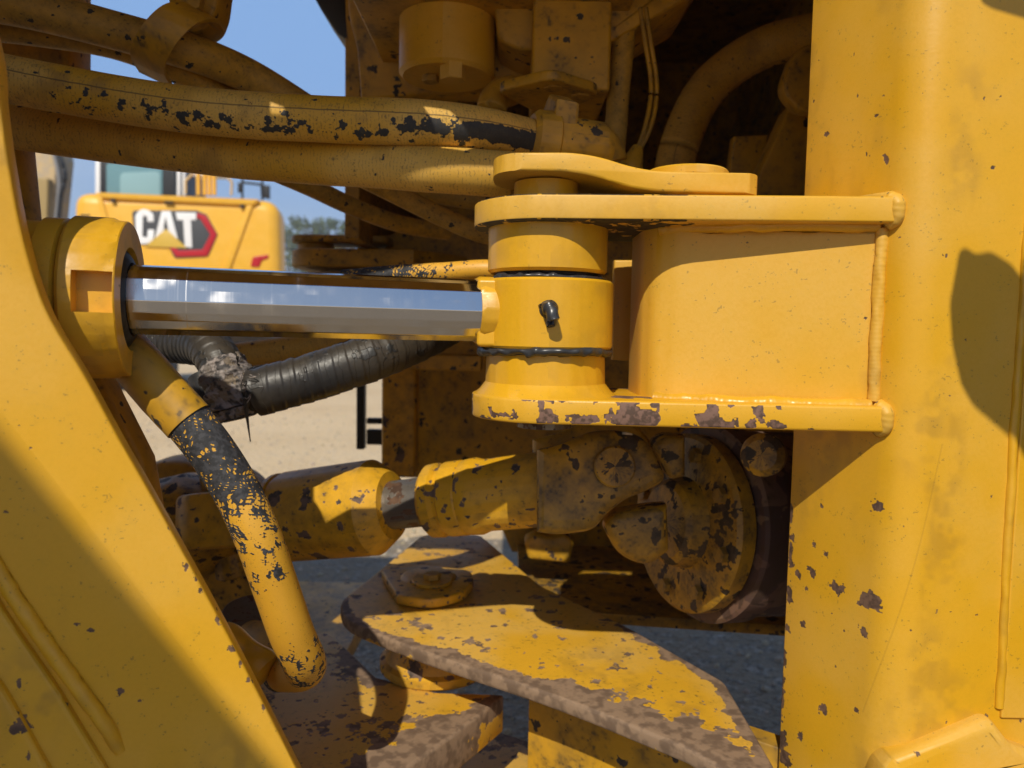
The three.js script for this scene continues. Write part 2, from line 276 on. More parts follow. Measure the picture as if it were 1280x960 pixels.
// ── ground ──
{
  const W = 1024, A = new Uint8Array(W * W * 4), B = new Uint8Array(W * W * 4);
  for (let j = 0; j < W; j++) for (let i = 0; i < W; i++) {
    const u = i / W, v = j / W, k = (j * W + i) * 4, f = fbm(u, v, 240, 240, 2, 31), p = fbm(u, v, 90, 90, 3, 35), b = fbm(u, v, 5, 5, 4, 33);
    const st = sstep(0.55, 0.72, p); let c = mix3([0.56, 0.405, 0.225], [0.66, 0.50, 0.30], b); c = mix3(c, mix3([0.36, 0.28, 0.19], [0.66, 0.55, 0.40], sstep(0.3, 0.7, f)), 0.55 * st); const m = 0.86 + 0.28 * f;
    A[k] = s8(c[0] * m); A[k + 1] = s8(c[1] * m); A[k + 2] = s8(c[2] * m); A[k + 3] = 255;
    const h = 255 * Math.min(1, 0.3 * f + 0.5 * st * p + 0.2 * b); B[k] = B[k + 1] = B[k + 2] = h; B[k + 3] = 255;
  }
  const g = new THREE.PlaneGeometry(1200, 1200).rotateX(-Math.PI / 2); { const uv = g.attributes.uv; for (let i = 0; i < uv.count; i++) uv.setXY(i, uv.getX(i) * 1200, uv.getY(i) * 1200); }
  const o = mesh('ground', g, new THREE.MeshStandardMaterial({ map: tex(A, W, W, true, 3, 3, 0, 0), bumpMap: tex(B, W, W, false, 3, 3, 0, 0), bumpScale: 0.012, roughness: 0.95 }), scene); o.userData.kind = 'structure';
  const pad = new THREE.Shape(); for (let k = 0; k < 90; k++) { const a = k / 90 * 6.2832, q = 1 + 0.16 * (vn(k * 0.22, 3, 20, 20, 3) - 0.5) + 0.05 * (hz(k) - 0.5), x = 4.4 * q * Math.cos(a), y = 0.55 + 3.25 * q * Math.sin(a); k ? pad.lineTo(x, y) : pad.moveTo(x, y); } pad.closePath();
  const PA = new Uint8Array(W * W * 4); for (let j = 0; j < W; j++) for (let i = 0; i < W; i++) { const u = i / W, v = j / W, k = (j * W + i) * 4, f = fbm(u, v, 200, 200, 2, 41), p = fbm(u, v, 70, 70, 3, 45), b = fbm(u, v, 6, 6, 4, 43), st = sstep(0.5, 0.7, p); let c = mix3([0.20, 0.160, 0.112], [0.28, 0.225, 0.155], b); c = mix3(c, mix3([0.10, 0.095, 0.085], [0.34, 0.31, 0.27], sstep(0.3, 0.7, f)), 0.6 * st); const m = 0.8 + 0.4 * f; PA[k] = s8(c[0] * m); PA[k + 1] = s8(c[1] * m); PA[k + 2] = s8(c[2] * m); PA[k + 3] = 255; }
  const pg = boxUV(new THREE.ShapeGeometry(pad).rotateX(-Math.PI / 2).translate(0, 0.004, 0)), po = mesh('added_dark_pad', pg, new THREE.MeshStandardMaterial({ map: tex(PA, W, W, true, 2.2, 2.2, 0, 0), bumpMap: tex(B, W, W, false, 2.2, 2.2, 0, 0), bumpScale: 0.02, roughness: 0.95 }), scene); po.userData.kind = 'structure';  // darker patch added to cut ground bounce and deepen shade under the loader
  const r = rng(5), n = 9000, im = new THREE.InstancedMesh(new THREE.IcosahedronGeometry(1, 0), plain([1, 1, 1], 0.9), n), m4 = new THREE.Matrix4(), q = new THREE.Quaternion(), e = new THREE.Euler();
  for (let i = 0; i < n; i++) {
    const z = -1.6 - Math.pow(r(), 1.6) * 9, x = (r() - 0.5) * (1.6 - z * 1.1), s = 0.003 + 0.016 * Math.pow(r(), 4);
    e.set(r() * 6, r() * 6, r() * 6); m4.compose(V(x, s * 0.25, z), q.setFromEuler(e), V(s * (0.8 + 0.5 * r()), s * 0.6, s)); im.setMatrixAt(i, m4);
    const k = 0.7 + 0.6 * r(); im.setColorAt(i, rgb(0.40 * k, (0.32 + 0.03 * r()) * k, (0.22 + 0.06 * r()) * k));
  }
  im.name = 'gravel'; im.userData = { kind: 'stuff', label: 'loose pale gravel stones scattered over the sandy yard', category: 'gravel' }; im.castShadow = im.receiveShadow = true; scene.add(im);
}

// ── front frame: bent column, steering bracket, back wall, roof, lower hitch plate ──
const PIN = at(683, 391, 0.795), DP = 0.795, RL = 0.078;
const front = thing('loader_front_frame', 'yellow steel front frame with a bent column and a two-lug steering bracket', 'machine frame');
const K = [0.366, 0.69], LD = [-0.423, 0.906];      // column bend and the direction of its narrow face, in plan (x, depth)
const colL = [K[0] + LD[0] * 0.135, K[1] + LD[1] * 0.135];
{
  // column plate: plan path of its outer face
  const path = [], rB = 0.042, tl = rB * Math.tan(0.567), A = [K[0] + LD[0] * tl, K[1] + LD[1] * tl], B = [K[0] + tl, K[1]];
  path.push([colL[0], colL[1]], [(colL[0] + A[0]) / 2, (colL[1] + A[1]) / 2]);
  for (let k = 0; k <= 30; k++) { const t = k / 30, m = 1 - t; path.push([m * m * A[0] + 2 * m * t * K[0] + t * t * B[0], m * m * A[1] + 2 * m * t * K[1] + t * t * B[1]]); }
  path.push([0.55, K[1]], [0.85, K[1]]);
  const th = 0.022, y0 = 0.35, y1 = 2.05, P = [], UVs = [], I = []; let s = 0; const rows = 2, nrm = [];
  const off = path.map((p, i) => { const a = path[Math.max(0, i - 1)], b = path[Math.min(path.length - 1, i + 1)], dx = b[0] - a[0], dd = b[1] - a[1], l = Math.hypot(dx, dd); nrm.push([dd / l, -dx / l]); return [p[0] - dd / l * th, p[1] + dx / l * th]; });
  // ring in plan: rounded left edge, outer face, back face
  const bv = 0.004, d0 = [path[0][0] - 0 * bv, path[0][1]];
  const ring = [...path.map((p) => p), ...off.slice().reverse()];
  const shape = roundPoly(ring.map((p, i) => [p[0], p[1], i === 0 || i === ring.length - 1 ? 0.006 : 0]), 0);
  let g = crease(extrude(shape, y1 - y0, 0).rotateX(-Math.PI / 2).translate(0, y0, 0), 0.5);
  // uv: along the path from the left edge, height
  const arc = [0]; for (let i = 1; i < path.length; i++) arc[i] = arc[i - 1] + Math.hypot(path[i][0] - path[i - 1][0], path[i][1] - path[i - 1][1]);
  const p = g.attributes.position, uv = new Float32Array(p.count * 2);
  for (let i = 0; i < p.count; i++) {
    const x = p.getX(i), d = -p.getZ(i); let best = 9, sb = 0;
    for (let k = 1; k < path.length; k++) { const a = path[k - 1], b = path[k], dx = b[0] - a[0], dd = b[1] - a[1], l2 = dx * dx + dd * dd, t = Math.min(1, Math.max(0, ((x - a[0]) * dx + (d - a[1]) * dd) / l2)), q = Math.hypot(x - a[0] - t * dx, d - a[1] - t * dd); if (q < best) { best = q; sb = arc[k - 1] + t * Math.sqrt(l2); } }
    uv[i * 2] = sb - best; uv[i * 2 + 1] = p.getY(i);
    if (best < 2e-4 && sb > 0.01 && Math.abs(g.attributes.normal.getY(i)) < 0.5) { let k = 1; while (k < path.length - 1 && arc[k] < sb) k++; const q = (sb - arc[k - 1]) / (arc[k] - arc[k - 1]), a = nrm[k - 1], b = nrm[k], nx = a[0] + (b[0] - a[0]) * q, nd = a[1] + (b[1] - a[1]) * q, l = Math.hypot(nx, nd); const sg = Math.sign(nx * g.attributes.normal.getX(i) - nd * g.attributes.normal.getZ(i)) || 1; g.attributes.normal.setXYZ(i, sg * nx / l, 0, -sg * nd / l); }
  }
  g.setAttribute('uv', new THREE.BufferAttribute(uv, 2));
  // chips seen on the column, by pixel, on the narrow face and on the wide face
  const nl = V(-LD[1], 0, -LD[0]), PL = V(K[0], 0, -K[1]), spots = [];
  const onCol = (x, y) => { const q = onPlane(x, y, PL, nl); return [Math.hypot(q.x - colL[0], -q.z - colL[1]), q.y]; };
  for (const [x, y, rx, ry, st] of [[1097, 634, 7, 7, .8], [1046, 736, 9, 7, .85], [1086, 749, 12, 9, .9], [1079, 789, 5, 5, .8], [1015, 716, 6, 8, .8], [997, 717, 5, 6, .8], [989, 705, 4, 5, .8], [1008, 736, 3, 4, .7], [986, 740, 6, 12, .8], [984, 784, 5, 5, .8], [1003, 780, 4, 4, .7], [976, 822, 5, 12, .8], [978, 850, 4, 7, .7], [1030, 888, 6, 6, .8], [1000, 920, 4, 6, .8], [975, 922, 10, 12, .9], [980, 950, 14, 10, .9], [1070, 888, 3, 3, .7], [990, 672, 5, 5, .7], [1017, 680, 4, 4, .6], [1032, 693, 3, 3, .7], [982, 640, 4, 16, .7], [978, 690, 4, 14, .7], [1108, 200, 4, 6, .6], [1095, 145, 4, 2, .7], [1033, 168, 3, 3, .7], [1026, 633, 5, 3, .5], [972, 870, 4, 18, .7]]) { const [u, v] = onCol(x, y); spots.push([u, v, rx / 1250, ry / 1350, st]); }
  const onFace = (x, y) => { const q = at(x, y, K[1]); return [arc[arc.length - 2] - (0.55 - q.x), q.y]; };
  for (const [x, y, rr] of [[1240, 210, 3], [1233, 895, 2.5], [1197, 914, 2], [1247, 107, 1.5]]) { const [u, v] = onFace(x, y); spots.push([u, v, rr / 1500, rr / 1400, 0.6]); }
  const r = rng(44); for (let i = 0; i < 110; i++) spots.push([r() * 0.42, 0.55 + r() * 0.95, 0.0006 + 0.0007 * r(), 0.0006 + 0.0012 * r(), 0.5]);
  const scr = [onCol(1168, 560), onCol(1078, 890)];
  const mcol = paint({ seed: 21, smear: 0.30, w: 0.5, h: 1.0, u0: -0.03, v0: 0.52, res: 1024, resY: 2048, cover: (u, v) => 0.02 + 0.22 * (1 - sstep(0.004, 0.016, u)) * (1 - sstep(0.93, 0.97, v)), spots, cell: 0.010, dust: 0.24, grime: 0.10, fleck: 0.35, rough: 0.40,
    fn: (u, v, c) => { const t = (v - scr[0][1]) / (scr[1][1] - scr[0][1]), uu = scr[0][0] + (scr[1][0] - scr[0][0]) * t + 0.006 * Math.sin(t * 3.1); if (t > 0 && t < 1 && Math.abs(u - uu) < 0.0008) return { c: mix3(c, GRIME, 0.13), b: -0.1 }; } });
  mesh('column', g, mcol, front);
  // second plate beyond the vertical weld and the foot flange at the lower right
  const w0 = at(1266, 560, K[1]), w1 = at(1249, 884, K[1]);
  mesh('weld_bead', bead([V(w0.x + 0.002, 1.45, -K[1]), V(w0.x, w0.y, -K[1]), V(w1.x, w1.y, -K[1])], 0.0042), M.bright, front);
  mesh('side_plate', box(V(w0.x + 0.004, w1.y - 0.01, -K[1] - 0.01), V(0.9, 2.0, -K[1] + 0.003), 0.002), M.clean, front);
  const f0 = at(1112, 962, K[1] - 0.012), f1 = at(1243, 904, K[1] - 0.004), f2 = at(1300, 955, K[1] - 0.03);
  mesh('foot_weld', wall([[1108, 966], [1116, 952], [1236, 902], [1246, 905], [1268, 934], [1300, 945], [1300, 985], [1100, 1000]], K[1] - 0.016, 0.05, 0.010, 0.006), M.dusty, front);
  mesh('foot_plate', slab([[f0.x - 0.02, K[1] + 0.01], [f0.x - 0.01, K[1] - 0.03], [0.5, K[1] - 0.06], [0.9, K[1] - 0.06], [0.9, K[1] + 0.01]], f0.y - 0.045, f0.y - 0.015, 0.003, 0.01), M.dusty, front);
}
// steering bracket: two lugs, a web with a rounded end, spacers round the pin
const yU1 = at(900, 243, 0.708).y, yU0 = at(900, 276, 0.708).y, yL1 = at(900, 504, 0.708).y, yL0 = at(900, 536, 0.708).y;
{
  const lugPlan = (R) => { const s = new THREE.Shape(), e = 0.3535; s.moveTo(e, 0.7005); s.lineTo(0.357, 0.712); s.lineTo(0.329, 0.775); s.lineTo(0.309, 0.815); s.lineTo(0.306, 0.90); s.lineTo(PIN.x, DP + R); for (let k = 0; k <= 28; k++) { const a = Math.PI / 2 + Math.PI * k / 28; s.lineTo(PIN.x + R * Math.cos(a), DP + R * Math.sin(a)); } s.closePath(); return s; };
  const eL = at(1114, 262, 0.70).x;
  const lug = (y0, y1, mat, R = RL) => { const g = slab(lugPlan(R), y0, y1, 0.0025); return mesh('lug_plate', g, mat, front); };
  // box uv: the edge is (x, y), the underside (x, z); dark grime clings under the lug round the pin and the web
  const mup = paint({ seed: 22, smear: 0.22, w: 0.46, h: 0.45, u0: -0.07, v0: 0.85, res: 1024, cell: 0.012, dust: 0.42, grime: 0.1, rough: 0.45, under: GRIME, under2: [0.025, 0.019, 0.014], fleck: 0.3, random: 30, rmin: 0.0005, rmax: 0.0014,
    cover: (u, v) => v < 1.10 ? 0.10 + 0.46 * (1 - sstep(0.13, 0.20, u)) * sstep(0.95, 1.03, 2.13 - v) : 0.0 });
  lug(yU0, yU1, mup);
  // chips along the lower lug's edge, by pixel; box uv there is (x, y)
  const sp = []; for (const [x, y, rx, ry, st] of [[790, 522, 22, 14, .9], [788, 508, 8, 12, .85], [806, 526, 16, 9, .85], [885, 525, 18, 12, .85], [889, 512, 7, 12, .85], [905, 531, 14, 6, .8], [946, 515, 6, 7, .9], [936, 531, 8, 6, .85], [968, 532, 9, 5, .8], [972, 510, 4, 3, .8], [951, 526, 3, 3, .7], [912, 507, 4, 3, .8], [677, 515, 4, 18, .9], [688, 520, 7, 11, .85], [686, 501, 6, 3, .7], [703, 501, 8, 2.5, .7], [660, 500, 7, 3, .7], [642, 521, 4, 5, .7], [735, 525, 18, 5, .8], [720, 527, 9, 4, .8], [1009, 538, 4, 3, .7], [596, 488, 5, 4, .7], [610, 517, 5, 4, .7], [625, 522, 12, 3, .7], [745, 502, 4, 3, .6], [860, 534, 10, 3, .7]]) { const q = at(x, y, 0.710); sp.push([q.x, q.y, rx / 1250, ry / 1250, st]); }
  const mlow = paint({ seed: 23, w: 0.46, h: 0.12, u0: -0.07, v0: 0.98, res: 2048, resY: 512, spots: sp, cover: 0.02, cell: 0.008, dust: 0.10, grime: 0.08, rough: 0.40, under: [0.19, 0.105, 0.075], fleck: 0.3 });
  lug(yL0, yL1, mlow);
  // web, a box section with a rounded near end
  const xw = at(799, 400, 0.79).x, web = roundPoly([[xw, 0.755, 0.045], [0.354, 0.7185, 0], [0.330, 0.775, 0], [0.308, 0.86, 0], [xw, 0.868, 0.02]], 0);
  const dw = []; mesh('bracket_web', slab(web, yL1 - 0.004, yU0 + 0.004, 0), M.clean, front);
  const rowY = (y) => [V(xw + 0.014, y, -0.764), V(xw + 0.045, y, -0.7495), V(0.22, y, -0.7325), V(0.348, y, -0.7185)];
  mesh('weld_bead', bead(rowY(yL1 - 0.002), 0.0080), M.bright, front);
  mesh('weld_bead', bead(rowY(yU0 - 0.001), 0.006), M.bright, front);
  const c = 0.0055; mesh('weld_bead', bead([V(0.3505, yL1 + 0.004, -0.7178), V(0.350, (yL1 + yU0) / 2, -0.7173), V(0.3505, yU0 - 0.003, -0.7178)], 0.0058), M.dusty, front);
  const cornerBead = (y0, y1) => mesh('weld_bead', bead([V(0.3525, y1 - 0.0005, -0.7125), V(0.3565, y1 - 0.005, -0.7055), V(0.3572, (y0 + y1) / 2, -0.7045), V(0.3565, y0 + 0.005, -0.7055), V(0.3525, y0 + 0.0005, -0.7125)], 0.0072), M.dusty, front);
  cornerBead(yU0, yU1); cornerBead(yL0, yL1);
  mesh('weld_bead', bead([V(0.353, yU1 + 0.001, -0.71), V(0.329, yU1 + 0.002, -0.77), V(0.304, yU1 + 0.001, -0.82)], 0.0055), M.dusty, front);
  const O = (y) => V(PIN.x, y, PIN.z), s1 = at(683, 337, 0.731).y, s0 = at(683, 441, 0.731).y;
  mesh('spacer_boss', turned([[0, 0.03], [0, 0.060], [0.003, 0.063], [yU0 - s1, 0.063], [yU0 - s1, 0.03]], O(s1), UY), M.bright, front);
  mesh('spacer_boss', turned([[0, 0.03], [0, 0.075], [0.004, 0.070], [0.012, 0.064], [s0 - yL1 - 0.003, 0.063], [s0 - yL1, 0.060], [s0 - yL1, 0.03]], O(yL1), UY), M.bright, front);
  // inner plate seen through the gap beside the web, far wall, roof and far side; cavity shaped deep to keep light out
  mesh('inner_plate', wall([[768, 325], [800, 325], [800, 452], [766, 450]], 0.93, 0.02), M.clean, front);
  mesh('back_wall', wall([[483, 296], [560, 260], [1200, 240], [1200, 715], [640, 690], [600, 600], [481, 596]], 1.72, 0.03), M.grimyShade, front);
  mesh('back_wall', box(V(-0.32, EYE.y + 0.20, -3.02), V(0.95, EYE.y + 1.1, -2.98), 0.003), M.grimyShade, front);
  mesh('added_shade_floor', slab([[-0.32, 1.755], [0.95, 1.755], [0.95, 2.99], [-0.32, 2.99]], EYE.y + 0.20, EYE.y + 0.22), M.grimyShade, front);  // added to stop light leaking in from behind the back wall
  mesh('inner_wall', box(V(-0.34, EYE.y + 0.18, -1.50), V(-0.31, EYE.y + 1.1, -3.02), 0.003), M.grimyShade, front);
  mesh('added_shade_riser', box(V(-0.22, EYE.y + 0.505, -0.865), V(0.95, EYE.y + 1.06, -0.885), 0.003), M.grimyShade, front);  // added to close the cavity against skylight
  mesh('roof_plate', slab([[-0.33, 0.87], [0.95, 0.87], [0.95, 3.02], [-0.33, 3.02]], EYE.y + 1.06, EYE.y + 1.09), M.grimyShade, front);
  mesh('far_post', box(at(482, 590, 1.66), at(520, 440, 1.60), 0.008), M.chip, front);
  mesh('cross_tie', box(at(492, 462, 1.52), at(604, 443, 1.60), 0.004), M.grimyShade, front);
  mesh('added_shade_lip', slab([[0.15, 0.74], [0.95, 0.74], [0.95, 0.90], [0.02, 0.90], [0.02, 0.86], [0.15, 0.86]], EYE.y + 0.47, EYE.y + 0.50), M.grimyShade, front);  // unseen lip added to block the upper sky from the interior
  mesh('inner_wall', box(V(0.86, 0.45, -0.70), V(0.89, 2.2, -3.02), 0.003), M.grimyShade, front);
}
// lower hitch plate of the front frame, worn to rust along its near edge
const yA = EYE.y - 0.44;
const wornPlate = (px, y, seed, edges, extra = {}) => {
  const pts = px.map(([x, q, r]) => { const p = onY(x, q, y); return [p.x, -p.z, r]; });
  const xs = pts.map((p) => p[0]), zs = pts.map((p) => -p[1]), u0 = Math.min(...xs) - 0.02, v0 = Math.min(...zs) - 0.02, w = Math.max(...xs) - u0 + 0.02, h = Math.max(...zs) - v0 + 0.02;
  const segs = edges.map(([i, j, wd]) => [pts[i], pts[j], wd]);
  const m = paint({ seed, w, h, u0, v0, res: 1024, resY: 1280, cell: 0.022, dust: 0.5, grime: 0.25, smear: 0.3, base: [0.68, 0.365, 0.020], under: [0.27, 0.178, 0.110], under2: [0.15, 0.096, 0.060], rough: 0.5, random: 330, rmin: 0.0012, rmax: 0.007, bump: 0.0008, ...extra,
    cover: (u, v) => { let c = 0.235; for (const [a, b, wd] of segs) { const dx = b[0] - a[0], dz = -(b[1] - a[1]), l2 = dx * dx + dz * dz, t = Math.min(1, Math.max(0, ((u - a[0]) * dx + (v + a[1]) * dz) / l2)), q = Math.hypot(u - a[0] - t * dx, v + a[1] - t * dz); c = Math.max(c, 0.225 + 0.56 * (1 - sstep(wd * 0.05, wd * 1.2, q))); } return c; } });
  return { pts, m };
};
{
  const { pts, m } = wornPlate([[424, 752, .03], [470, 716, .05], [528, 668, .02], [600, 668, .02], [676, 732, .02], [786, 784, .01], [906, 852, .012], [968, 958, .01], [985, 1010], [860, 935], [700, 870, .2], [520, 812, .2], [430, 775, .04]], yA, 31,
    [[12, 11, .022], [11, 10, .035], [10, 9, .065], [9, 8, .09], [5, 6, .024], [6, 7, .024], [0, 12, .016]]);
  mesh('lower_hitch_plate', planar(slab(pts, yA - 0.019, yA, 0.004)), m, front);
  // web below the plate
  const a = onY(640, 872, yA - 0.04), b = onY(880, 962, yA - 0.04);
  const U = V(b.x - a.x, 0, b.z - a.z).normalize();
  mesh('lower_web', plate(V(a.x, yA - 0.032, a.z - 0.10), U, UY, [[0.03, 0], [0.6, 0], [0.6, -0.34], [0.03, -0.34]], 0.03), M.grimyShade, front);
}
settle(front);

// ── steering pin with its lock plate ──
{
  const t = thing('steering_pin', 'yellow stepped lock plate bolted over the steering pin head on the bracket', 'pin');
  const y = yU1, th = 0.0165, dz0 = 0.738, dz1 = 0.842;
  // stepped plate: side profile extruded in depth with rounded ends in plan (cut by a slab outline)
  const xl = at(617, 210, 0.79).x, xr = at(936, 225, 0.79).x, up = 0.0255, lo = 0.0075;
  const prof = [[xl - 0.002, up], [at(726, 200, 0.75).x, up, .03], [at(796, 200, 0.75).x, lo, .03], [xr + 0.01, lo], [xr + 0.01, lo + th + 0.003], [at(802, 200, 0.75).x, lo + th + 0.003, .03], [at(733, 200, 0.75).x, up + th + 0.002, .03], [xl - 0.002, up + th]];
  const body = new Brush(boxUV(crease(extrude(roundPoly(prof, 0), dz1 - dz0, 0.0022).translate(0, y, -dz1), 0.5)));
  const plan = roundPoly([[xl, dz0 - 0.002, .045], [xr, dz0 - 0.002, .034], [xr, dz1 + 0.002, .034], [xl, dz1 + 0.002, .045]], 0);
  // trim the ends to the rounded plan
  const outer = new THREE.Shape([new THREE.Vector2(xl - 0.1, dz0 - 0.1), new THREE.Vector2(xr + 0.1, dz0 - 0.1), new THREE.Vector2(xr + 0.1, dz1 + 0.1), new THREE.Vector2(xl - 0.1, dz1 + 0.1)]); outer.holes.push(new THREE.Path(plan.getPoints()));
  const cut = new Brush(boxUV(new THREE.ExtrudeGeometry(outer, { depth: 0.2, bevelEnabled: false }).rotateX(-Math.PI / 2).translate(0, y - 0.1, 0)));
  body.updateMatrixWorld(); cut.updateMatrixWorld();
  const ev = new Evaluator(); ev.attributes = ['position', 'normal', 'uv']; ev.useGroups = false;
  const res = ev.evaluate(body, cut, SUBTRACTION);
  mesh('lock_plate', crease(boxUV(res.geometry), 0.6), M.dusty, t);
  const wc0 = at(859, 205, 0.792);
  mesh('pin_head', turned([[0, 0], [0, 0.036], [0.004, 0.0345], [up - 0.002, 0.0335], [up - 0.002, 0]], V(PIN.x - 0.003, y, PIN.z), UY), M.bright, t);
  mesh('foot_pad', slab([[wc0.x - 0.03, 0.755], [wc0.x + 0.05, 0.755], [wc0.x + 0.05, 0.83], [wc0.x - 0.03, 0.83]], y - 0.001, y + lo + 0.001, 0.001, 0.01), M.dusty, t);
  mesh('pin', turned([[0, 0], [0, 0.029], [yU1 - yL0 + 0.01, 0.029], [yU1 - yL0 + 0.01, 0]], V(PIN.x, yL0 - 0.012, PIN.z), UY), M.steel, t);
  const wc = at(859, 205, 0.792), w = mesh('washer', disc(V(wc.x, y + lo + th + 0.0035, wc.z), UY, 0.0425, 0.0105, 0.002), M.dusty, t);
  mesh('bolt_head', turned([[0, 0], [0, 0.0150], [0.004, 0.0140], [0.0055, 0.012], [0.0055, 0]], V(wc.x, y + lo + th + 0.014, wc.z), UY, 40), M.dusty, w);
  settle(t);
}

// ── steering cylinder ──
const RA = at(165, 374.5, 0.684), RBv = V(PIN.x, at(683, 391, 0.795).y, PIN.z), AX = RBv.clone().sub(RA).normalize();
{
  const t = thing('steering_cylinder', 'steering cylinder with bright chrome rod and yellow rod eye pinned in the bracket', 'cylinder');
  const along = (s) => RA.clone().addScaledVector(AX, s), rodL = RBv.distanceTo(RA);
  mesh('barrel', turned([[-0.5, 0], [-0.5, 0.0664], [-0.066, 0.0664], [-0.064, 0.0698], [-0.048, 0.0698], [-0.046, 0.066], [-0.046, 0]], RA, AX, 96), M.bright, t);
  let col = new Brush(turned([[-0.044, 0], [-0.044, 0.0698], [-0.041, 0.0725], [-0.012, 0.0725], [-0.008, 0.0705], [-0.001, 0.0700], [0.0, 0.0690], [0.0, 0.047], [-0.012, 0.045], [-0.012, 0]], RA, AX, 96));
  const side = UY.clone().cross(AX).normalize(), ev = new Evaluator(); ev.attributes = ['position', 'normal', 'uv']; ev.useGroups = false; col.updateMatrixWorld();
  for (const a of [1.52, 1.52 + 2.1, 1.52 + 4.2]) {
    const dir = UY.clone().applyAxisAngle(AX, a), b = new Brush(boxUV(new THREE.BoxGeometry(0.030, 0.034, 0.030)));
    const x = AX, z = dir, yv = z.clone().cross(x); b.applyMatrix4(new THREE.Matrix4().makeBasis(x.clone(), yv, z.clone()).setPosition(along(-0.016).addScaledVector(dir, 0.070))); b.updateMatrixWorld();
    col = ev.evaluate(col, b, SUBTRACTION);
  }
  const cg = col.geometry; { const p = cg.attributes.position, q = V(); for (let i = 0; i < p.count; i++) { q.fromBufferAttribute(p, i); const e = q.clone().sub(RA), s = e.dot(AX), rr = e.clone().addScaledVector(AX, -s); const k = 1 + 0.010 * (vn(s * 60, Math.atan2(rr.dot(side), rr.y) * 4 + 20, 999, 999, 2) - 0.5); q.addScaledVector(rr, k - 1); p.setXYZ(i, q.x, q.y, q.z); } }
  mesh('gland_collar', crease(boxUV(cg), 0.7), M.bright, t);
  mesh('wiper_seal', turned([[-0.013, 0.030], [-0.013, 0.0445], [-0.004, 0.044], [0.000, 0.038], [0.001, 0.0335]], RA, AX), M.black, t);
  mesh('piston_rod', turned([[-0.05, 0], [-0.05, 0.0318], [rodL - 0.066, 0.0318], [rodL - 0.066, 0]], RA, AX, 128), M.chrome, t);
  const e1 = at(690, 346, 0.7255).y, e0 = at(690, 437, 0.7255).y;
  const eye = mesh('rod_eye', turned([[0, 0.03], [0, 0.0685], [0.0025, 0.0705], [e1 - e0 - 0.0025, 0.0705], [e1 - e0, 0.0685], [e1 - e0, 0.03]], V(PIN.x, e0, PIN.z), UY, 96), M.bright, t);
  mesh('eye_neck', turned([[-0.078, 0], [-0.078, 0.0330], [-0.074, 0.0352], [-0.050, 0.0355], [-0.04, 0]], RBv, AX), M.bright, t);
  mesh('eye_neck', box(V(PIN.x - 0.072, e0 + 0.001, PIN.z - 0.045), V(PIN.x - 0.03, e1 - 0.0012, PIN.z + 0.045), 0.004).applyMatrix4(new THREE.Matrix4()), M.bright, t);
  mesh('bottom_seal', turned([[0, 0.03], [0, 0.068], [-0.003, 0.069], [-0.007, 0.067], [-0.008, 0.03]], V(PIN.x, e0 + 0.001, PIN.z), UY), M.black, t);
  mesh('top_seal', turned([[0, 0.03], [0, 0.057], [0.009, 0.055], [0.010, 0.03]], V(PIN.x, e1 - 0.001, PIN.z), UY), M.black, t);
  const ringOf = (y, R, r, sd) => { const c = []; for (let k = 0; k <= 20; k++) { const a = -0.25 + k / 20 * 3.64; c.push(V(PIN.x + R * Math.cos(a), y + 0.0012 * (hz(k + sd) - 0.5), PIN.z + R * Math.sin(a))); } return tube(c, (q, a) => r * (0.35 + 0.9 * Math.pow(vn(q * 9, a * 0.8, 999, 999, sd), 1.5) + 0.9 * Math.pow(vn(q * 31, a * 0.8, 999, 999, sd + 4), 2)), { n: 220, seg: 12 }); };
  mesh('grease', ringOf(e0 - 0.003, 0.0675, 0.0042, 5), M.grease, t);
  mesh('grease', ringOf(e1 + 0.001, 0.0585, 0.0030, 8), M.grease, t);
  // grease nipple smeared with grease
  const g0 = at(686, 386, 0.727), nf = V(0, 0, 1);
  const gn = mesh('grease_nipple', tube([g0.clone().addScaledVector(nf, -0.01), g0.clone().addScaledVector(nf, 0.004), g0.clone().addScaledVector(nf, 0.011), V(g0.x + 0.002, g0.y - 0.004, g0.z + 0.0165), V(g0.x + 0.004, g0.y - 0.011, g0.z + 0.017)], (q, a) => (q < 0.45 ? 0.0088 : q < 0.7 ? 0.0075 : 0.0062) * (1 + 0.3 * (vn(q * 9, a * 1.2, 99, 99, 4) - 0.5)), { n: 40, frenet: true }), M.grease, t);
  mesh('grease_smear', tube([V(g0.x - 0.004, g0.y + 0.006, g0.z + 0.003), V(g0.x + 0.001, g0.y - 0.006, g0.z + 0.003), V(g0.x + 0.003, g0.y - 0.017, g0.z + 0.0065)], (q, a) => 0.0065 * (1 - 0.35 * q) * (1 + 0.5 * (vn(q * 7, a * 1.5, 99, 99, 9) - 0.5)), { n: 30, frenet: true }), M.grease, gn);
  settle(t);
}

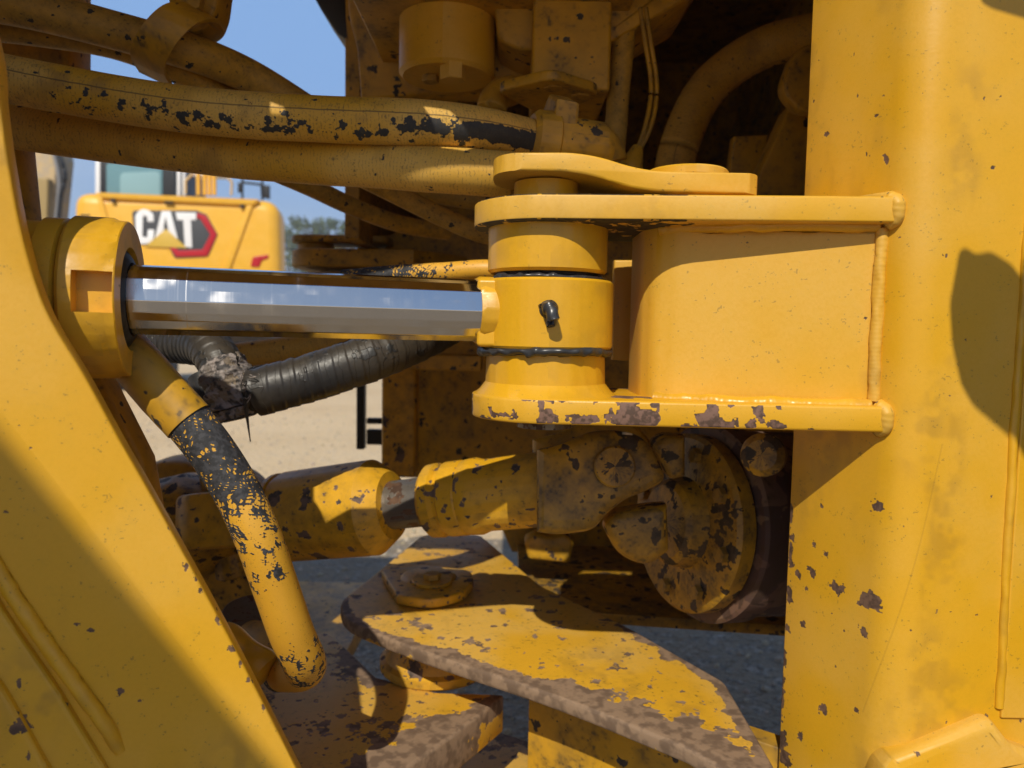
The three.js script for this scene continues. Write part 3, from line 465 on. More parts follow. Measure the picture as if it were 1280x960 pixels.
// ── rear frame: near plate with a diagonal edge, welded doublers, lower hitch plate ──
const rear = thing('loader_rear_frame', 'yellow rear frame plate with a long diagonal edge and welded doubler plates', 'machine frame');
const TH = 16 * Math.PI / 180, RU = V(Math.cos(TH), 0, -Math.sin(TH)), RN = V(Math.sin(TH), 0, Math.cos(TH)), RQ = at(105, 470, 0.575);
{
  const edge = [[-40, -60], [-6, 60], [0, 130], [12, 215], [30, 305], [58, 390], [105, 470], [150, 552], [200, 640], [285, 795], [370, 960], [420, 1058]];
  const N = RN, uvOf = ([x, y]) => { const p = onPlane(x, y, RQ, N).sub(RQ); return [p.dot(RU), p.dot(UY)]; };
  const curve = new THREE.SplineCurve(edge.map((e) => new THREE.Vector2(...uvOf(e)))).getPoints(60).map((p) => [p.x, p.y]);
  const sp = []; for (const [x, y, rx, ry] of [[233, 708, 4, 7], [245, 724, 3, 4], [250, 738, 4, 5], [272, 775, 4, 6], [290, 812, 5, 6], [300, 830, 3, 5], [350, 915, 4, 6], [360, 935, 4, 6], [150, 865, 5, 5], [175, 876, 4, 2], [110, 875, 3, 3], [27, 850, 4, 10], [24, 903, 10, 12], [37, 903, 6, 6], [42, 935, 3, 8], [211, 660, 3, 4], [310, 850, 3, 5], [330, 885, 3, 5], [38, 560, 2, 2], [7, 640, 3, 2], [113, 788, 6, 3], [160, 565, 2, 3], [95, 780, 4, 3]]) { const [u, v] = uvOf([x, y]); sp.push([u, v, rx / 2100, ry / 2100, 0.7]); }
  const m = paint({ seed: 41, smear: 0.38, w: 0.62, h: 0.62, u0: -0.30, v0: -0.40, res: 1280, spots: sp, cover: 0.02, cell: 0.011, dust: 0.18, grime: 0.10, rough: 0.42, random: 40, rmin: 0.0004, rmax: 0.0009, fleck: 0.4 });
  const s = [...curve.slice().reverse(), [-0.42, 0.55], [-0.42, -0.55], [-0.1, -0.55]].map(([u, v]) => new THREE.Vector2(u, v));
  mesh('side_plate', plate(RQ, RU, UY, new THREE.Shape(s), 0.020, 0.0018), m, rear);
  const doubler = (px, lift, t, name) => mesh(name, platePx(RQ.clone().addScaledVector(RN, lift), RU, px, t, 0.004, 0.01), m, rear);
  doubler([[-120, 560], [-40, 690], [10, 774], [70, 860], [128, 955], [200, 1075], [-160, 1120]], 0.006, 0.012, 'doubler_plate');
  doubler([[-120, 690], [-40, 800], [8, 868], [62, 965], [120, 1075], [-160, 1120]], 0.012, 0.012, 'doubler_plate');
  const pt = (x, y, l) => onPlane(x, y, RQ, RN).addScaledVector(RN, l);
  mesh('weld_bead', tube([pt(-30, 665, 0.001), pt(20, 748, 0.001), pt(70, 820, 0.001), pt(132, 905, 0.001), pt(150, 940, -0.004)], (q, a) => 0.006 * (1 + 0.16 * (vn(q * 30, a, 999, 999, 3) - 0.5)), { n: 90 }), m, rear);
  mesh('weld_bead', bead([pt(-30, 826, 0.006), pt(12, 880, 0.006), pt(66, 968, 0.006)], 0.005), m, rear);
  // rear upright behind the cylinder barrel, dark in the shade
  mesh('upright', wall([[-40, -40], [86, -40], [86, 120], [-40, 120]], 1.15, 0.06), M.grimyShade, rear);
  mesh('upright', wall([[-60, 150], [10, 150], [24, 290], [-60, 300]], 0.93, 0.05, 0.003), M.grimyShade, rear);
  mesh('cylinder_mount', wall([[60, 440], [118, 455], [140, 500], [178, 575], [190, 640], [100, 640]], 0.78, 0.03, 0.003), M.grimyShade, rear);
  // lower hitch plate
  const yB = EYE.y - 0.53;
  const { pts, m: mb } = wornPlate([[446, 822, .01], [470, 846], [545, 865], [632, 868, .01], [560, 925, .1], [470, 985, .05], [380, 1060], [100, 1060], [150, 880], [300, 800], [410, 790]], yB, 37, [[3, 4, .025], [4, 5, .09], [0, 1, .05]]);
  mesh('lower_hitch_plate', planar(slab(pts, yB - 0.055, yB, 0.004)), mb, rear);
  const yC = EYE.y - 0.68, C = wornPlate([[622, 914, .01], [720, 945], [820, 985], [860, 1060], [440, 1060], [480, 1000]], yC, 39, [[0, 1, .03]]);
  mesh('bottom_plate', planar(slab(C.pts, yC - 0.03, yC, 0.003)), C.m, rear);
  // body of the machine left of the drive shaft: gearbox housing in deep shade
  const gb = mesh('gearbox_housing', mergeGeometries([wall([[165, 585], [215, 575], [300, 600], [330, 640], [330, 800], [120, 800]], 1.36, 0.12, 0.02, 0.03)].map((g) => g)), M.grimyShade, rear);
  mesh('brake_disc', disc(at(325, 790, 1.02), V(0.35, 1, 0.25), 0.058, 0.02), M.steel, rear);
  mesh('floor_plate', slab([[-0.9, 1.25], [-0.33, 1.25], [-0.33, 1.9], [-0.9, 1.9]], 0.42, 0.46), M.grimyShade, rear);
  settle(rear);
}

// ── loader cab above, out of frame: its floor shades the hoses, an added slab shades the near plate ──
{
  const t = thing('loader_cab', 'unseen loader cab above the hitch with an added slab blocking the sun', 'cab');
  const yF = EYE.y + 0.50, s = new THREE.Shape(); s.moveTo(-2.2, 0.525); s.lineTo(0.14, 0.525); s.lineTo(0.14, 1.07); s.lineTo(-2.2, 1.07); s.closePath();
  const down = (p) => { const k = (yF - p.y) / SUN.y; return new THREE.Vector2(p.x + SUN.x * k, -(p.z + SUN.z * k)); };
  for (const [px, d] of [[[[524, 124], [558, 122], [586, 148], [576, 170], [544, 160]], 0.835], [[[550, 230], [566, 206], [588, 196], [602, 230]], 0.80], [[[342, 138], [360, 146], [363, 161], [344, 161]], 0.835]]) s.holes.push(new THREE.Path(px.map(([x, y]) => down(at(x, y, d)))));  // holes shaped along the sun to drop light spots on the hoses
  mesh('floor', slab(s, yF, yF + 0.005, 0), M.grimyShade, t);
  mesh('added_shade_deck', slab([[-1.7, 0.78], [0.0, 0.78], [0.0, 1.66], [-1.7, 1.66]], yF + 0.27, yF + 0.29, 0), M.grimyShade, t);  // unseen higher deck added to shade the far bracket
  mesh('cab_body', box(V(-3.2, yF + 0.03, -2.0), V(-1.8, yF + 1.7, -0.55), 0.03), M.grimyShade, t);
  const A = onPlane(0, 540, RQ, RN), B = onPlane(345, 960, RQ, RN), e = B.clone().sub(A).normalize(), w = e.clone().cross(SUN).normalize(); if (w.y > 0) w.negate();
  const T = 2.1, a0 = A.clone().addScaledVector(SUN, T).addScaledVector(e, -0.75), N = w.clone().cross(e).normalize();
  mesh('sun_blocker_slab', plate(a0, e, w, [[0, 0], [1.235, 0], [1.235, 1.1], [0, 1.1]], 0.04, 0.004, 0.02), M.grimyShade, t);  // added slab, set along the sun to cast the soft near plate shadow
  mesh('slab_arm', tube([a0.clone().addScaledVector(e, 0.2).addScaledVector(w, 1.0), V(-1.8, yF + 1.2, -0.2), V(-1.9, yF + 1.2, -0.6)], 0.03, { n: 20 }), M.black, t);
  settle(t);
  // added unseen blocker, outlined back along the sun to cast the column shadow
  const L = thing('added_sun_blocker', 'unseen black blocker added to cast the shadow on the column', 'sun_blocker'), k = 0.62;
  const px = [[1199, 314], [1207, 309], [1219, 318], [1238, 314], [1264, 330], [1284, 356], [1305, 430], [1306, 540], [1284, 584], [1262, 546], [1216, 507], [1201, 480], [1190, 430], [1187, 380]];
  const shadowC = px.map(([x, y]) => at(x, y, K[1])), o = at(1250, 440, K[1]).addScaledVector(SUN, k);
  const LU = UY.clone().cross(SUN).normalize(), LV = SUN.clone().cross(LU).normalize();
  mesh('blocker_outline', plate(o, LU, LV, shadowC.map((q) => { const e = q.clone().addScaledVector(SUN, k).sub(o); return [e.dot(LU), e.dot(LV)]; }), 0.06, 0.004, 0.004), M.black, L);
  mesh('corner_blocker', plate(o, LU, LV, [[1221, -40], [1226, 3], [1240, 11], [1290, 26], [1340, 30], [1340, -40]].map(([x, y]) => { const e = at(x, y, K[1]).addScaledVector(SUN, k).sub(o); return [e.dot(LU), e.dot(LV)]; }), 0.02, 0.002, 0.004), M.black, L);
  mesh('stalk', tube([o.clone().add(V(0.03, 0.05, -0.015)), o.clone().add(V(0.2, 0.25, 0.05)), V(0.8, 2.0, -0.55), V(0.8, 1.98, -0.72)], 0.016, { n: 30 }), M.black, L);
  settle(L);
}

// ── the loader's wheels either side of the gap, out of frame: they close off the light from the sides ──
{
  const tyreM = paint({ seed: 71, w: 1, h: 1, res: 256, base: [0.028, 0.027, 0.026], under: [0.10, 0.085, 0.065], cover: 0.2, dust: 0.1, grime: 0, cell: 0.08, rough: 0.85, fleck: 0 });
  const wheel = (x, owner) => {
    const t = new THREE.Group(), O = V(x, 0.80, -0.62), ax = V(0, 0, 1);
    mesh('tyre', turned([[0, 0.40], [0.0, 0.46], [0.03, 0.66], [0.07, 0.76], [0.12, 0.79], [0.50, 0.79], [0.55, 0.76], [0.59, 0.66], [0.62, 0.46], [0.62, 0.40], [0, 0.40]], O, ax, 72), tyreM, t); const list = [];
    for (let i = 0; i < 26; i++) for (const k of [0, 1]) list.push(boxUV(new RoundedBoxGeometry(0.09, 0.035, 0.30, 2, 0.008)).applyMatrix4(new THREE.Matrix4().makeRotationY(k ? 0.5 : -0.5)).translate(0, 0.797, k ? 0.46 : 0.16).applyMatrix4(new THREE.Matrix4().makeRotationZ((i + k * 0.5) / 26 * 6.2832)).translate(O.x, O.y, O.z));
    mesh('tread', mergeGeometries(list), tyreM, t);
    mesh('rim', turned([[0.05, 0], [0.05, 0.40], [0.10, 0.41], [0.52, 0.41], [0.58, 0.40], [0.58, 0.36], [0.42, 0.33], [0.40, 0.14], [0.46, 0.13], [0.46, 0]], O, ax, 56), M.clean, t);
    const fp = []; for (let k = 0; k <= 24; k++) { const a = 0.35 + k / 24 * 2.44; fp.push(new THREE.Vector2(0.90 * Math.cos(a), 0.90 * Math.sin(a))); } for (let k = 24; k >= 0; k--) { const a = 0.35 + k / 24 * 2.44; fp.push(new THREE.Vector2(0.88 * Math.cos(a), 0.88 * Math.sin(a))); }
    const fe = mesh('fender', boxUV(crease(extrude(new THREE.Shape(fp), 0.66, 0).translate(O.x, O.y, O.z - 0.02))), M.black, owner); fe.position.copy(owner.position).negate();
    t.name = 'wheel'; t.position.copy(owner.position).negate(); owner.add(t);
  };
  wheel(-1.45, rear); wheel(1.46, front);
}

// ── upper hitch ──
{
  const t = thing('upper_hitch', 'shaded yellow upper hitch with a round bearing cap and hex bolts overhead', 'hitch');
  mesh('side_web', wall([[431, -60], [436, 20], [446, 60], [451, 126, .01], [520, 118], [640, 118], [640, -60]], 1.32, 0.05, 0.006), M.grimyShade, t);
  mesh('gusset', wall([[612, -60], [622, 48], [648, 62], [742, 64], [866, -6], [900, -60]], 1.10, 0.16, 0.006, 0.01), M.grimyShade, t);
  mesh('gusset', wall([[600, 20], [655, 66], [655, 112], [612, 112]], 1.20, 0.05, 0.004), M.grimyShade, t);
  mesh('hitch_plate', slab([[-0.235, 1.02, .05], [0.0, 0.99], [0.16, 1.05], [0.16, 1.36], [-0.235, 1.36]], EYE.y + 0.462, EYE.y + 0.49, 0.004), M.grimyShade, t);
  const c = at(558, 84, 1.14);
  const cap = mesh('bearing_cap', turned([[0, 0], [0, 0.066], [0.006, 0.0715], [0.110, 0.0715], [0.110, 0]], V(c.x, at(558, 74, 1.07).y, c.z - 0.01), UY), M.dusty, t);
  mesh('bolt', hexBolt(at(566, 101, 1.10), V(0, 1, 0), 0.019, 0.024), M.dusty, cap); mesh('bolt', hexBolt(at(538, 103, 1.14), V(0, 1, 0), 0.013, 0.02), M.grimyShade, cap);
  const blk = mesh('valve_block', box(at(664, 112, 1.07), at(750, 50, 1.22), 0.006), M.grimyShade, t);
  mesh('flange', slab([[at(618, 100, 1.0).x, 1.06], [at(690, 100, 1.0).x, 1.0], [at(758, 110, 1.0).x, 1.06], [at(700, 110, 1.0).x, 1.2]], at(700, 108, 1.05).y - 0.006, at(700, 108, 1.05).y + 0.008, 0.003, 0.02), M.grimyShade, t);
  for (const [x, y, d] of [[692, 112, 1.04], [726, 122, 1.07]]) mesh('bolt', hexBolt(at(x, y, d), UY, 0.014, 0.016), M.grimyShade, blk);
  mesh('elbow', tube(pxs([[640, 112, 1.14], [622, 120, 1.12], [614, 140, 1.1], [614, 175, 1.1]]), 0.022, { n: 30 }), M.grimyShade, t);
  mesh('black_cover', wall([[378, -30], [400, 10], [422, 42], [437, 52], [434, 20], [430, -30]], 1.5, 0.12, 0.004), M.black, t);
  settle(t);
}

// ── drive shaft ──
const S0 = at(300, 652, 1.16), S1 = at(800, 598, 0.97), SD = S1.clone().sub(S0).normalize();
{
  const t = thing('drive_shaft', 'chipped yellow drive shaft with a bare steel slip joint below the chrome rod', 'drive shaft');
  const L = S0.distanceTo(S1), par = (x) => { let lo = -0.3, hi = L + 0.3; for (let i = 0; i < 40; i++) { const m = (lo + hi) / 2, p = S0.clone().addScaledVector(SD, m).project(camera), q = (p.x + 1) * 640; q < x ? lo = m : hi = m; } return lo; };
  const P = (list) => list.map(([x, r]) => [par(x), r]);
  mesh('tube', turned(P([[345, 0], [345, 0.060], [351, 0.068], [356, 0.068], [358, 0.0655], [362, 0.0655], [364, 0.069], [452, 0.0705], [470, 0.0705], [486, 0.055], [491, 0.050], [491.5, 0.034], [494, 0]]), S0, SD), M.chip, t);
  mesh('spline', turned(P([[488, 0], [488, 0.0355], [560, 0.0355], [560, 0]]), S0, SD), M.steel, t);
  mesh('seal_nut', turned(P([[536, 0.03], [536, 0.046], [541, 0.0525], [552, 0.0535], [556, 0.048], [560, 0.048], [563, 0.0535], [582, 0.0535], [586, 0.05], [588, 0]]), S0, SD), M.chip, t);
  mesh('slip_tube', turned(P([[580, 0], [580, 0.050], [588, 0.0535], [600, 0.0545], [610, 0.0505], [680, 0.0515], [712, 0.054], [714, 0]]), S0, SD), M.chip, t);
  // yokes: two ears either side of a cross with bearing caps
  const side = UY.clone().cross(SD).normalize(), upv = SD.clone().cross(side).normalize();
  const yoke = (s0, dir, spin, name) => {
    const a = upv.clone().applyAxisAngle(SD, spin), b = a.clone().cross(SD), list = [];
    for (const k of [1, -1]) {
      const pr = [[-0.02, 0.012], [0.055, 0.024], [0.085, 0.030], [0.115, 0.026], [0.125, 0.014], [0.12, 0.0], [0.07, -0.004], [0.04, -0.012], [-0.02, -0.018]].map(([u, v]) => new THREE.Vector2(u, v * 1.2 + 0.048));
      const g = boxUV(crease(extrude(new THREE.Shape(pr), 0.085, 0.012, 4).translate(0, 0, -0.0425), 0.9));
      list.push(g.applyMatrix4(new THREE.Matrix4().makeBasis(SD.clone().multiplyScalar(dir), a.clone().multiplyScalar(k), SD.clone().multiplyScalar(dir).cross(a.clone().multiplyScalar(k))).setPosition(S0.clone().addScaledVector(SD, s0))));
    }
    return mesh(name, mergeGeometries(list), M.chip, t);
  };
  const earPx = [[672, 560], [700, 553, .02], [738, 537, .012], [770, 534, .02], [802, 541, .02], [822, 562, .02], [836, 598, .012], [812, 612, .02], [784, 622, .03], [760, 641, .03], [744, 662, .02], [700, 668, .03], [672, 664]];
  const Nz = V(0, 0.30, 1).normalize(), Vv = V(0, 1, -0.30).normalize();
  mesh('yoke', platePx(at(740, 600, 0.925), UX, earPx, 0.045, 0.016, 0, Vv), M.greasy, t);
  mesh('yoke', platePx(at(740, 600, 1.045), UX, earPx.map(([x, y, r]) => [x - 6, y - 12, r]), 0.03, 0.012, 0, Vv), M.chip, t);
  const cr = mesh('cross', tube(pxs([[742, 612, 0.99], [744, 600, 1.03], [746, 590, 1.09]]), 0.022, { n: 8, frenet: true }), M.greasy, t);
  mesh('bearing_cap', disc(at(768, 584, 0.926), V(0, 0.30, 1), 0.026, 0.006, 0.002), M.greasy, cr);
  yoke(par(340), -1, 1.3, 'yoke');
  const J2 = S0.clone().addScaledVector(SD, par(340) - 0.085), c2 = mesh('cross', tube([J2.clone().addScaledVector(upv, -0.07), J2.clone(), J2.clone().addScaledVector(upv, 0.07)], 0.022, { n: 8, frenet: true }), M.greasy, t);
  for (const k of [1, -1]) mesh('bearing_cap', disc(J2.clone().addScaledVector(upv, 0.045 * k), upv.clone().multiplyScalar(k), 0.03, 0.04), M.greasy, c2);
  mesh('end_yoke', turned([[-0.26, 0], [-0.26, 0.05], [-0.20, 0.085], [-0.15, 0.088], [-0.12, 0.075], [-0.06, 0.05], [-0.05, 0]], S0.clone().addScaledVector(SD, par(340)), SD), M.greasy, t);
  settle(t);
}
// ── axle input flange ──
{
  const t = thing('axle_flange', 'large round axle input flange with a rust brown rim behind the shaft', 'flange');
  const c = at(852, 652, 1.06), d = V(0.90, -0.08, -0.36).normalize(), e1 = UY.clone().addScaledVector(d, -UY.dot(d)).normalize(), e2 = d.clone().cross(e1);
  const fl = mesh('companion_flange', turned([[0, 0], [0, 0.122], [0.005, 0.128], [0.026, 0.128], [0.030, 0.124], [0.030, 0]], c, d, 72), M.greasy, t);
  mesh('hub', turned([[-0.030, 0], [-0.030, 0.052], [-0.024, 0.060], [0.001, 0.066], [0.001, 0]], c, d), M.greasy, t);
  for (let k = 0; k < 8; k++) { const a = k / 8 * 6.2832 + 0.2; mesh('bolt', hexBolt(c.clone().addScaledVector(e1, 0.102 * Math.cos(a)).addScaledVector(e2, 0.102 * Math.sin(a)), d.clone().negate(), 0.011, 0.010), M.greasy, fl); }
  mesh('ear', wall([[754, 660, .012], [768, 644, .015], [808, 636, .02], [836, 634], [838, 690], [812, 712, .02], [774, 698, .03]], 0.985, 0.05, 0.014), M.greasy, t);
  mesh('ear', wall([[816, 556, .015], [830, 545, .012], [858, 546], [858, 596], [838, 602, .015]], 1.01, 0.05, 0.010), M.greasy, t);
  mesh('brake_drum', turned([[0.032, 0], [0.032, 0.138], [0.036, 0.143], [0.075, 0.143], [0.077, 0.136], [0.086, 0.136], [0.30, 0.142], [0.30, 0]], c, d, 72), M.rusty, t);
  mesh('bolt_boss', disc(at(958, 568, 0.90), V(-0.5, 0.1, 0.85), 0.026, 0.03, 0.008), M.greasy, t);
  mesh('mount_block', wall([[655, 676], [672, 668], [690, 674], [706, 668], [718, 678], [712, 705], [660, 700]], 1.42, 0.05, 0.008, 0.01), M.chip, t);
  mesh('skid_plate', slab([[0.02, 1.32], [0.55, 1.25], [0.55, 1.75], [0.02, 1.75]], 0.60, 0.62), M.greasy, t);
  settle(t);
}
// ── lower hitch pin cap and collar ──
{
  const t = thing('hitch_pin', 'yellow round pin cap standing on the worn hitch plate', 'pin');
  const c = onY(538, 742, yA + 0.01), O = V(c.x, yA, c.z);
  mesh('pin_cap', turned([[0, 0], [0, 0.066], [0.010, 0.066], [0.014, 0.062], [0.015, 0.05], [0.019, 0.047], [0.022, 0.040], [0.022, 0]], V(O.x - 0.01, O.y, O.z - 0.06), UY), M.chip, t);
  const ry = yA + 0.018, rp = [[476, 712, .01], [497, 744, .004], [535, 750, .03], [578, 742, .03], [593, 726, .02], [588, 712, .02], [530, 706]].map(([x, q, r]) => { const e = onY(x, q, ry); return [e.x, -e.z, r]; });
  mesh('retainer_plate', slab(rp, yA + 0.002, ry, 0.003), M.chip, t);
  const wc = onY(540, 728, ry), wm = mesh('washer', disc(V(wc.x, ry, wc.z), UY, 0.034, 0.006, 0.0015), M.chip, t);
  mesh('bolt_head', hexBolt(V(wc.x, ry + 0.006, wc.z), UY, 0.015, 0.010), M.chip, wm);
  mesh('collar', turned([[0, 0], [0, 0.084], [0.004, 0.088], [0.016, 0.088], [0.020, 0.080], [0.055, 0.062], [0.055, 0]], V(c.x + 0.015, EYE.y - 0.531, c.z + 0.045), UY), M.chip, t);
  settle(t);
}

// ── hoses ──
const hose = (name, list, r, mat, label, group, o) => single(name, tube(pxs(list), r, o), mat, label, 'hose', group);
const sag = (r, k) => (t, a) => r * (1 + k * (vn(t * 12, a * 0.6 + 9, 999, 999, 5) - 0.5));
hose('hydraulic_hose', [[-60, 85, .80], [0, 97, .82], [110, 118, .835], [250, 139, .845], [400, 149, .855], [540, 155, .865], [610, 164, .885], [668, 177, .93]], sag(0.0255, 0.03), M.hose, 'thick yellow hose with a black bare strip, ending in a fitting', 'hoses under the cab', { v0: 0.067 });
hose('hydraulic_hose', [[-40, 150, .90], [60, 165, .90], [200, 184, .90], [340, 199, .90], [460, 206, .885], [560, 213, .87], [640, 219, .87]], sag(0.0262, 0.04), M.hose, 'thick yellow hose hanging just below the bare-striped hose', 'hoses under the cab', { v0: 0.0 });
hose('hydraulic_hose', [[-60, -6, .92], [40, 12, .94], [150, 40, .97], [240, 66, 1.0], [310, 95, 1.05], [400, 150, 1.1]], 0.0235, M.hoseThin, 'yellow hose through the strap clamp, topmost of its bundle', 'bundled hoses');
hose('hydraulic_hose', [[-60, 26, .96], [50, 38, .98], [150, 56, 1.0], [230, 90, 1.03], [300, 140, 1.08]], 0.020, M.hoseThin, 'yellow hose through the strap clamp, lowest of its bundle', 'bundled hoses');
hose('hydraulic_hose', [[-60, 5, 1.05], [80, 20, 1.06], [190, 55, 1.07], [260, 88, 1.09], [340, 140, 1.12]], 0.019, M.hoseThin, 'yellow hose in the middle of the strapped bundle', 'bundled hoses');
{
  const t = thing('strap_clamp', 'yellow strap clamp bent round the hose bundle against the sky', 'clamp');
  const c = pxs([[196, 96, .985], [186, 74, .945], [196, 48, .925], [222, 22, .93], [250, 18, .96], [262, 32, 1.0]]);
  mesh('strap', (() => { const cv = new THREE.CatmullRomCurve3(c), n = 40, P = [], I = [], T = []; const ax = at(300, 110, 1.03).sub(at(160, 40, 0.97)).normalize(); for (let i = 0; i <= n; i++) { const p = cv.getPointAt(i / n), tg = cv.getTangentAt(i / n), nn = tg.clone().cross(ax).normalize(); [[-0.02, 0], [0.02, 0], [0.02, 0.005], [-0.02, 0.005]].forEach(([a, b]) => { const q = p.clone().addScaledVector(ax, a).addScaledVector(nn, -b); P.push(q.x, q.y, q.z); T.push(q.x, q.y); }); if (i < n) for (let k = 0; k < 4; k++) { const a = i * 4 + k, b = i * 4 + (k + 1) % 4; I.push(a, b, a + 4, b, b + 4, a + 4); } } I.push(0, 2, 1, 0, 3, 2); const e = n * 4; I.push(e, e + 1, e + 2, e, e + 2, e + 3); const g = new THREE.BufferGeometry(); g.setAttribute('position', new THREE.Float32BufferAttribute(P, 3)); g.setAttribute('uv', new THREE.Float32BufferAttribute(T, 2)); g.setIndex(I); g.computeVertexNormals(); return crease(g, 0.6); })(), M.grimyShade, t);
  mesh('bracket', wall([[205, -30], [275, -30], [270, 8], [262, 30, .01], [240, 42, .01], [214, 22]], 0.99, 0.05, 0.004, 0.006), M.grimyShade, t);
  mesh('bolt', hexBolt(at(244, 5, 0.965), V(0, 0, 1), 0.014, 0.014), M.grimyShade, t);
  settle(t);
}
hose('hydraulic_hose', [[330, 208, 1.05], [385, 232, 1.12], [440, 258, 1.2], [500, 280, 1.27], [560, 290, 1.32]], 0.0145, M.hoseThin, 'thin dark hose dropping across the sky gap beside the far post');
hose('hydraulic_hose', [[440, 215, .98], [500, 245, 1.02], [550, 270, 1.04], [600, 291, 1.05], [650, 300, 1.08]], 0.0135, M.hoseThin, 'thin yellow hose slanting down behind the bracket lug');
hose('hydraulic_hose', [[480, 225, 1.1], [560, 243, 1.12], [660, 255, 1.14]], 0.017, M.hoseThin, 'yellow hose half hidden behind the lug of the bracket');
hose('hydraulic_hose', [[430, 349, .98], [500, 343, .96], [560, 340, .94], [606, 337, .93], [650, 340, .93]], 0.0125, M.hoseFlake, 'flaked black and yellow hose lying just above the chrome rod');
hose('hydraulic_hose', [[270, 448, 1.25], [330, 440, 1.25], [400, 430, 1.25], [480, 415, 1.25]], 0.021, M.hose, 'yellow flaked hose running below the chrome rod');
hose('hydraulic_hose', [[782, 30, 1.12], [778, 70, 1.12], [772, 130, 1.12], [766, 215, 1.1]], sag(0.0165, 0.05), M.hoseThin, 'yellow hose hanging upright in the dark frame beside the wires');
hose('hydraulic_hose', [[838, 240, 1.4], [850, 180, 1.4], [885, 110, 1.4], [950, 62, 1.38], [1030, 40, 1.34]], 0.036, M.hose, 'large curved hose deep in the dark frame');
for (const [dx, q] of [[0, 'thin wire hanging into the connector, on the side of the upright hose'], [7, 'thin wire hanging into the connector, on the side of the curved hose']]) single('wire', tube(pxs([[800 + dx, 10, 1.1], [806 + dx, 50, 1.1], [814 + dx, 110, 1.1], [806 + dx, 160, 1.08], [796 + dx * 0.3, 190, 1.07]]), 0.0034, { n: 40, seg: 10 }), M.grimyShade, q, 'wire', 'wires to the connector');
{
  const t = thing('wire_connector', 'yellow overspray wire connector below two hanging wires', 'connector');
  mesh('plug', tube(pxs([[797, 184, 1.075], [790, 205, 1.07], [778, 240, 1.06]]), (q) => 0.008 + 0.010 * Math.min(1, q * 2.2), { n: 20, seg: 8 }), M.grimyShade, t); settle(t);
  const f = thing('hose_fitting', 'large dull yellow hose fitting behind the stepped lock plate', 'fitting'), d = V(1, -0.1, -0.25).normalize();
  mesh('ferrule', turned([[0, 0], [0, 0.030], [0.006, 0.036], [0.03, 0.038], [0.033, 0.034], [0.09, 0.036], [0.10, 0.03], [0.10, 0]], at(662, 174, 0.925), d), M.grimyShade, f);
  mesh('hex_nut', hexBolt(at(682, 160, 0.94), d, 0.044, 0.03), M.grimyShade, f);
  mesh('elbow', tube(pxs([[722, 180, .97], [738, 182, .98], [752, 192, .99], [756, 240, 1.0]]), 0.030, { n: 24 }), M.grimyShade, f);
  settle(f);
  const b = thing('tilt_bracket', 'dim bracket with a rounded tab inside the front frame', 'bracket');
  mesh('arm', wall([[930, 260], [990, 130], [1040, 130], [1040, 260]], 1.25, 0.06, 0.004), M.grimyShade, b);
  mesh('tab', wall([[976, 112, .02], [994, 60, .02], [1030, 50], [1030, 140], [1000, 138, .01]], 1.15, 0.03, 0.004, 0.01), M.grimyShade, b);
  mesh('plate', wall([[918, 170], [960, 168], [950, 260], [905, 260]], 1.34, 0.03, 0.004), M.grimyShade, b);
  settle(b);
}
// hose from the cylinder gland down to the hitch
{
  const t = thing('gland_hose', 'black hose with flaked yellow paint curving down from the cylinder gland', 'hose');
  mesh('port_tube', tube(pxs([[150, 432, .715], [172, 456, .705], [198, 486, .70], [220, 510, .70], [236, 527, .70]]), sag(0.0232, 0.02), { n: 50 }), M.grimyShade, t);
  mesh('hose', tube(pxs([[230, 520, .70], [262, 560, .70], [295, 612, .70], [322, 670, .70], [345, 735, .71], [366, 795, .725], [380, 826, .745], [378, 838, .80], [350, 842, .90]]), 0.0217, { n: 160, v0: 0.01 }), M.hoseFlake, t);
  settle(t);
  const f = thing('hose_elbow', 'yellow capped elbow tube beside the lower bend of the flaked hose', 'fitting');
  mesh('elbow', tube(pxs([[270, 800, .86], [300, 818, .86], [330, 843, .85]]), (q) => 0.024 + 0.002 * Math.sin(q * 9), { n: 40 }), M.bright, f);
  mesh('ferrule', tube(pxs([[315, 800, .98], [335, 806, .95], [345, 825, .92]]), 0.026, { n: 24 }), M.grimyShade, f);
  settle(f);
}
